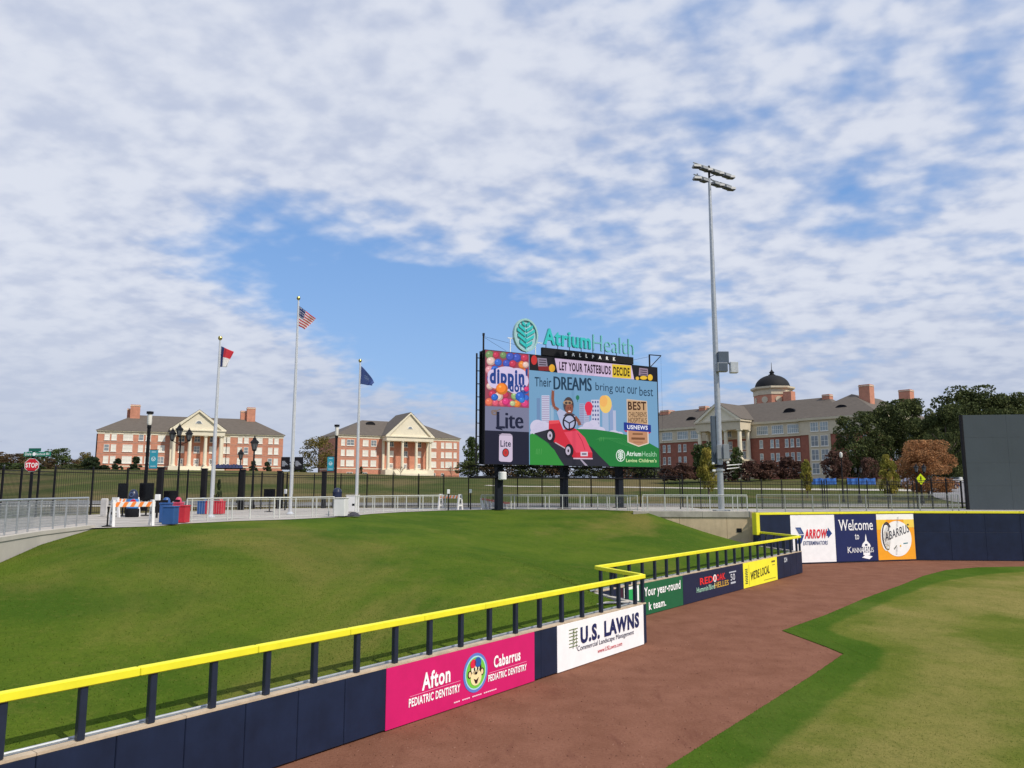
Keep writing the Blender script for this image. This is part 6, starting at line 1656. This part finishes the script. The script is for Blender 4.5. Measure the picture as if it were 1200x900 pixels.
bin_(190, 613.0, BL_, 'blue bin with domed lid behind the front blue bin', h=1.0, w=.42); bin_(204.5, 611.8, RD2, 'pinkish red bin with domed lid behind the front red bin', h=1.0, w=.36)
bin_(235, 602.8, BL_, 'blue bin behind the guard rail by the left flagpole'); bin_(243.5, 602.8, RD_, 'red bin just left of the left flagpole behind the rail', w=.5); bin_(254, 602.8, RD_, 'red bin just right of the left flagpole behind the rail', w=.55)
# black sign boards on stands
def sboard(px, pt, pb, w_px, base_py, label):
    x, y = GG(px, base_py, 3.4); w = w_px / 900 * y
    t = thing('sign_board', (x, y, 3.404), R(-8), label, 'sign board', 'black boards on stands')
    zt, z0_ = DD(px, pt, y)[1] - 3.404, DD(px, pb, y)[1] - 3.404
    MB().bev(-w / 2, w / 2, -.05, .03, z0_, zt, .015).build('panel', BLACKM, t); MB().box(-w / 2 + .05, w / 2 - .05, -.056, -.0505, z0_ + .05, zt - .05).build('panel_face', M('black_glossy_screen', (.008, .008, .010), .2, var=.1), t)
    MB().box(-.035, .035, .035, .10, .03, zt - .1).build('stand', BLACK, t); MB().lathe([(.30, 0), (.30, .03), (.08, .06)], 16).build('foot', BLACK, t)
sboard(142.2, 566.3, 584, 12.5, 605, 'leftmost black board on a stand, behind the white barricades')
sboard(170, 566, 586.5, 17.5, 604.5, 'largest black board on a stand, behind the striped barricade')
sboard(199, 575, 587.5, 18, 604, 'black board just above the blue and red bins')
sboard(315, 573, 583, 13.5, 600, 'small black board behind the guard rail, between the two left flagpoles')
# round drinks cooler
x, y = GG(154.5, 606, 3.4); t = thing('drinks_cooler', (x, y, 3.404), 0, 'round dark blue drinks cooler with a red white and blue globe logo', 'cooler')
NB_ = M('dark_blue_plastic', (.012, .02, .055), .35, var=.1)
MB().lathe([(.32, 0), (.35, .05), (.35, .42), (.31, .45)], 24).build('tub_base', BLACKM, t, smooth=True)
MB().lathe([(.28, .46), (.31, .5), (.30, .92), (.27, .98)], 24).build('tub', M('bright_blue_label', (.04, .20, .55), .35, var=.06), t, smooth=True)
MB().lathe([(.25, .985), (.25, 1.2), (.20, 1.38), (.11, 1.48), (.001, 1.51)], 24).build('domed_lid', NB_, t, smooth=True)
p = PR(y=-.32); p.ell(.18, .80, .17, .17, (235, 235, 240), 1, 24); p.poly([(.18 + .17 * math.cos(R(a)), .80 + .17 * math.sin(R(a))) for a in range(10, 171, 16)], (205, 35, 60), 2); p.poly([(.18 + .17 * math.cos(R(a)), .80 + .17 * math.sin(R(a))) for a in range(200, 341, 14)], (30, 80, 170), 2); p.build('globe_logo', t)
p = PR(y=-.27); p.ring(.03, 1.22, .12, .12, .03, (90, 110, 150), 0); p.build('lid_mark', t)
# white sign on a black post by the bins, and the bollard-like ones
def postbox(px, top, bot, base_py, w, label, zero=None, hb=None):
    x, y = GG(px, base_py, 3.4); t = thing('post_sign', (x, y, 3.404), 0, label, 'post', 'small white boxes on black posts')
    zt, z0_ = DD(px, top, y)[1] - 3.404, DD(px, bot, y)[1] - 3.404
    MB().bev(-.045, .045, -.045, .045, 0, z0_, .01).build('post', BLACK, t); MB().bev(-w / 2, w / 2, -.09, .07, z0_ + .002, zt, .02).build('white_box', WHITE, t)
postbox(183.5, 579.3, 586.5, 607, .26, 'white notice on a black post left of the bins')
postbox(525.3, 573.6, 578.8, 597.8, .20, 'white topped black post beside the small striped barricade')
postbox(551.4, 573.3, 577.8, 597.2, .19, 'white topped black post in the gap between the guard rails')
postbox(333.8, 573.2, 578.8, 598, .18, 'white box on a post just left of the tallest flagpole')
# white equipment boxes and dark bag
def ebox(px0, px1, pt, pb, label, extra=0):
    p0_ = GG(px0, pb, 3.4); w = (px1 - px0) / 900 * p0_[1]; h = DD(px0, pt, p0_[1])[1] - 3.404
    t = thing('equipment_box', (p0_[0], p0_[1], 3.404), R(-4), label, 'equipment box', 'white equipment boxes')
    MB().bev(0, w, 0, .8, .03, h - .06, .02).build('body', PW, t); MB().bev(-.03, w + .03, -.03, .83, h - .057, h, .015).build('lid', M('cream_lid', (.62, .60, .55), .6), t)
    if extra: MB().box(w * .62, w * .86, -.012, -.001, h * .38, h * .5).build('dark_label', BLACKM, t)
    MB().box(.05, w - .05, .05, .75, 0, .028).build('base', BLACKM, t)
ebox(391, 403.5, 583, 605.8, 'front white equipment box at the end of the guard rail')
ebox(405, 417, 580, 600.5, 'rear white equipment box with a small dark label, by the right flagpole', 1)
x, y = GG(408, 605.2, 3.4); t = thing('dark_bag', (x, y, 3.4), 0, 'dark grey slumped bag lying on the grass edge before the white boxes', 'bag')
BG = M('dark_grey_canvas', (.05, .05, .065), .85, var=.3, scale=8)
for (cx_, rx_, rz_, nm) in ((-.15, .42, .16, 'bag_body'), (.32, .38, .24, 'bag_end')):
    m = MB().lathe([(rx_ * math.cos(R(a)), rz_ * math.sin(R(a)) * (1 + .12 * math.sin(a * .3))) for a in range(0, 86, 12)] + [(.001, rz_)], 14, (cx_, 0)); m.v = [(x_ + .03 * math.sin(9 * z_ + x_ * 6), y_ * .7, z_) for x_, y_, z_ in m.v]; m.build(nm, BG, t, smooth=True)
# navy drum bin
x, y = GG(392, 596, 3.4); t = thing('navy_bin', (x, y + .8, 3.404), 0, 'navy round litter bin behind the front white equipment box', 'bin')
MB().lathe([(.34, 0), (.36, .1), (.36, 1.2), (.38, 1.22), (.38, 1.3)], 18).build('body', NB_, t, smooth=True); MB().lathe([(.36, 1.305), (.30, 1.5), (.12, 1.62), (.001, 1.63)], 18).build('lid', NB_, t, smooth=True)
# dark blue folded canopy
x, zc = DD(264, 546.5, 58); t = thing('canopy', (x, 58.5, 3.38), R(12), 'folded dark blue canopy above the iron fence, right of the left flagpole', 'canopy')
zc -= 3.38
m = MB(); rr = random.Random(9)
for i in range(9):
    x0_ = -1.05 + i * .235; m.add([(x0_, -.4, zc - .12), (x0_ + .235, -.4, zc - .12), (x0_ + .235, .4, zc - .12), (x0_, .4, zc - .12), (x0_ + .04, -.25, zc + .10 + rr.uniform(0, .13)), (x0_ + .2, -.25, zc + .12 + rr.uniform(0, .1)), (x0_ + .2, .25, zc + .12), (x0_ + .04, .25, zc + .12)],
          [(0, 3, 2, 1), (4, 5, 6, 7), (0, 1, 5, 4), (1, 2, 6, 5), (2, 3, 7, 6), (3, 0, 4, 7)])
m.build('cloth_top', M('navy_canvas', (.02, .03, .09), .8, var=.3, scale=5), t)
for x0_ in (-.95, .95): MB().tube((x0_, 0, 0), (x0_, 0, zc - .12), .035, n=6).build('pole', BLACK, t)
MB().box(-1.05, 1.3, -.05, .05, zc - .2, zc - .122).build('bar', BLACK, t)
# blue screen fabric beyond the right fence
BT = M('blue_fence_fabric', (.035, .14, .46), .7, var=.2, scale=.6)
for px0, px1, lab in ((951, 980, 'left stretch of bright blue fabric fence below the maroon tree'), (993, 1026, 'right stretch of bright blue fabric fence below the big oak')):
    x0_, z1_ = DD(px0, 560, 118); x1_ = DD(px1, 562, 118)[0]; z0_ = DD(px0, 568.5, 118)[1]
    t = thing('fabric_fence', (x0_, 118, z0_), 0, lab, 'fence', 'blue fabric fences'); L = x1_ - x0_; H = z1_ - z0_
    m = MB(); n_ = 24
    vs = []; 
    for i in range(n_ + 1):
        u = i / n_; sag = -.12 * abs(math.sin(math.pi * u * 3)); vs += [(L * u, .08 * math.sin(i * 1.3), 0.05), (L * u, .10 * math.sin(i * 1.1 + 1), H + sag)]
    m.add(vs, [(2 * i, 2 * i + 2, 2 * i + 3, 2 * i + 1) for i in range(n_)]); o = m.build('fabric', BT, t); sd = o.modifiers.new('t', 'SOLIDIFY'); sd.thickness = .02
    for i in range(4): MB().tube((L * i / 3, .15, -.6), (L * i / 3, .15, H + .05), .03, n=6).build('post', BLACK, t)
# parked cars beyond the lawn
GLC = M('car_glass', (.02, .025, .03), .08, var=.1, spec=.9)
def car(px, d, base, col, label, rz=0, sc=1):
    x, z_ = DD(px, base, d); t = thing('parked_car', (x, d, z_), rz, label, 'car', 'parked cars beyond the lawn'); t.scale = (sc, sc, sc)
    prof = [(-2.2, .35), (-2.25, .75), (-1.9, .95), (-1.15, 1.02), (-.6, 1.45), (.75, 1.48), (1.45, 1.05), (2.15, .95), (2.25, .6), (2.2, .35)]
    MB().prism(prof[::-1] if False else prof, -.85, .85).build('body', col, t)
    MB().prism([(-1.0, 1.05), (-.52, 1.40), (.05, 1.41), (.05, 1.04)], -.862, .862).build('side_window', GLC, t); MB().prism([(.12, 1.04), (.12, 1.41), (.7, 1.43), (1.25, 1.06)], -.862, .862).build('side_window', GLC, t)
    for wx in (-1.4, 1.4):
        for wy in (-.88, .70):
            w_ = MB().tube((wx, wy, .34), (wx, wy + .18, .34), .34, n=16).build('wheel', BLACKM, t); MB().tube((wx, wy - .01, .34), (wx, wy + .19, .34), .19, n=12).build('rim', GALV, w_)
    for wx in (-2.24, 2.2): MB().box(wx - .03, wx + .03, -.75, -.45, .62, .76).build('headlight', WHITE, t)
car(385, 232, 561, M('red_car_paint', (.45, .02, .02), .25, var=.03, spec=.7), 'red car beyond the lawn, left of the second brick hall', sc=1.15)
car(1105, 112, 573, M('dark_blue_car_paint', (.03, .035, .10), .25, var=.03, spec=.7), 'dark blue car beside the trunk of the orange tree', rz=.1)
car(1068, 120, 571, M('silver_blue_car_paint', (.20, .21, .30), .3, var=.03, spec=.7), 'pale blue car left of the orange tree trunk', rz=.1)
# low evergreen shrub planted behind the fence
x, z_ = DD(257, 570, 66); tree(257, 66, 563, 592, 10, 'pine', 'small conical evergreen sapling behind the iron fence by the left flagpole', GC, 'cone', n=700, leaf=.10, trunk=.06)
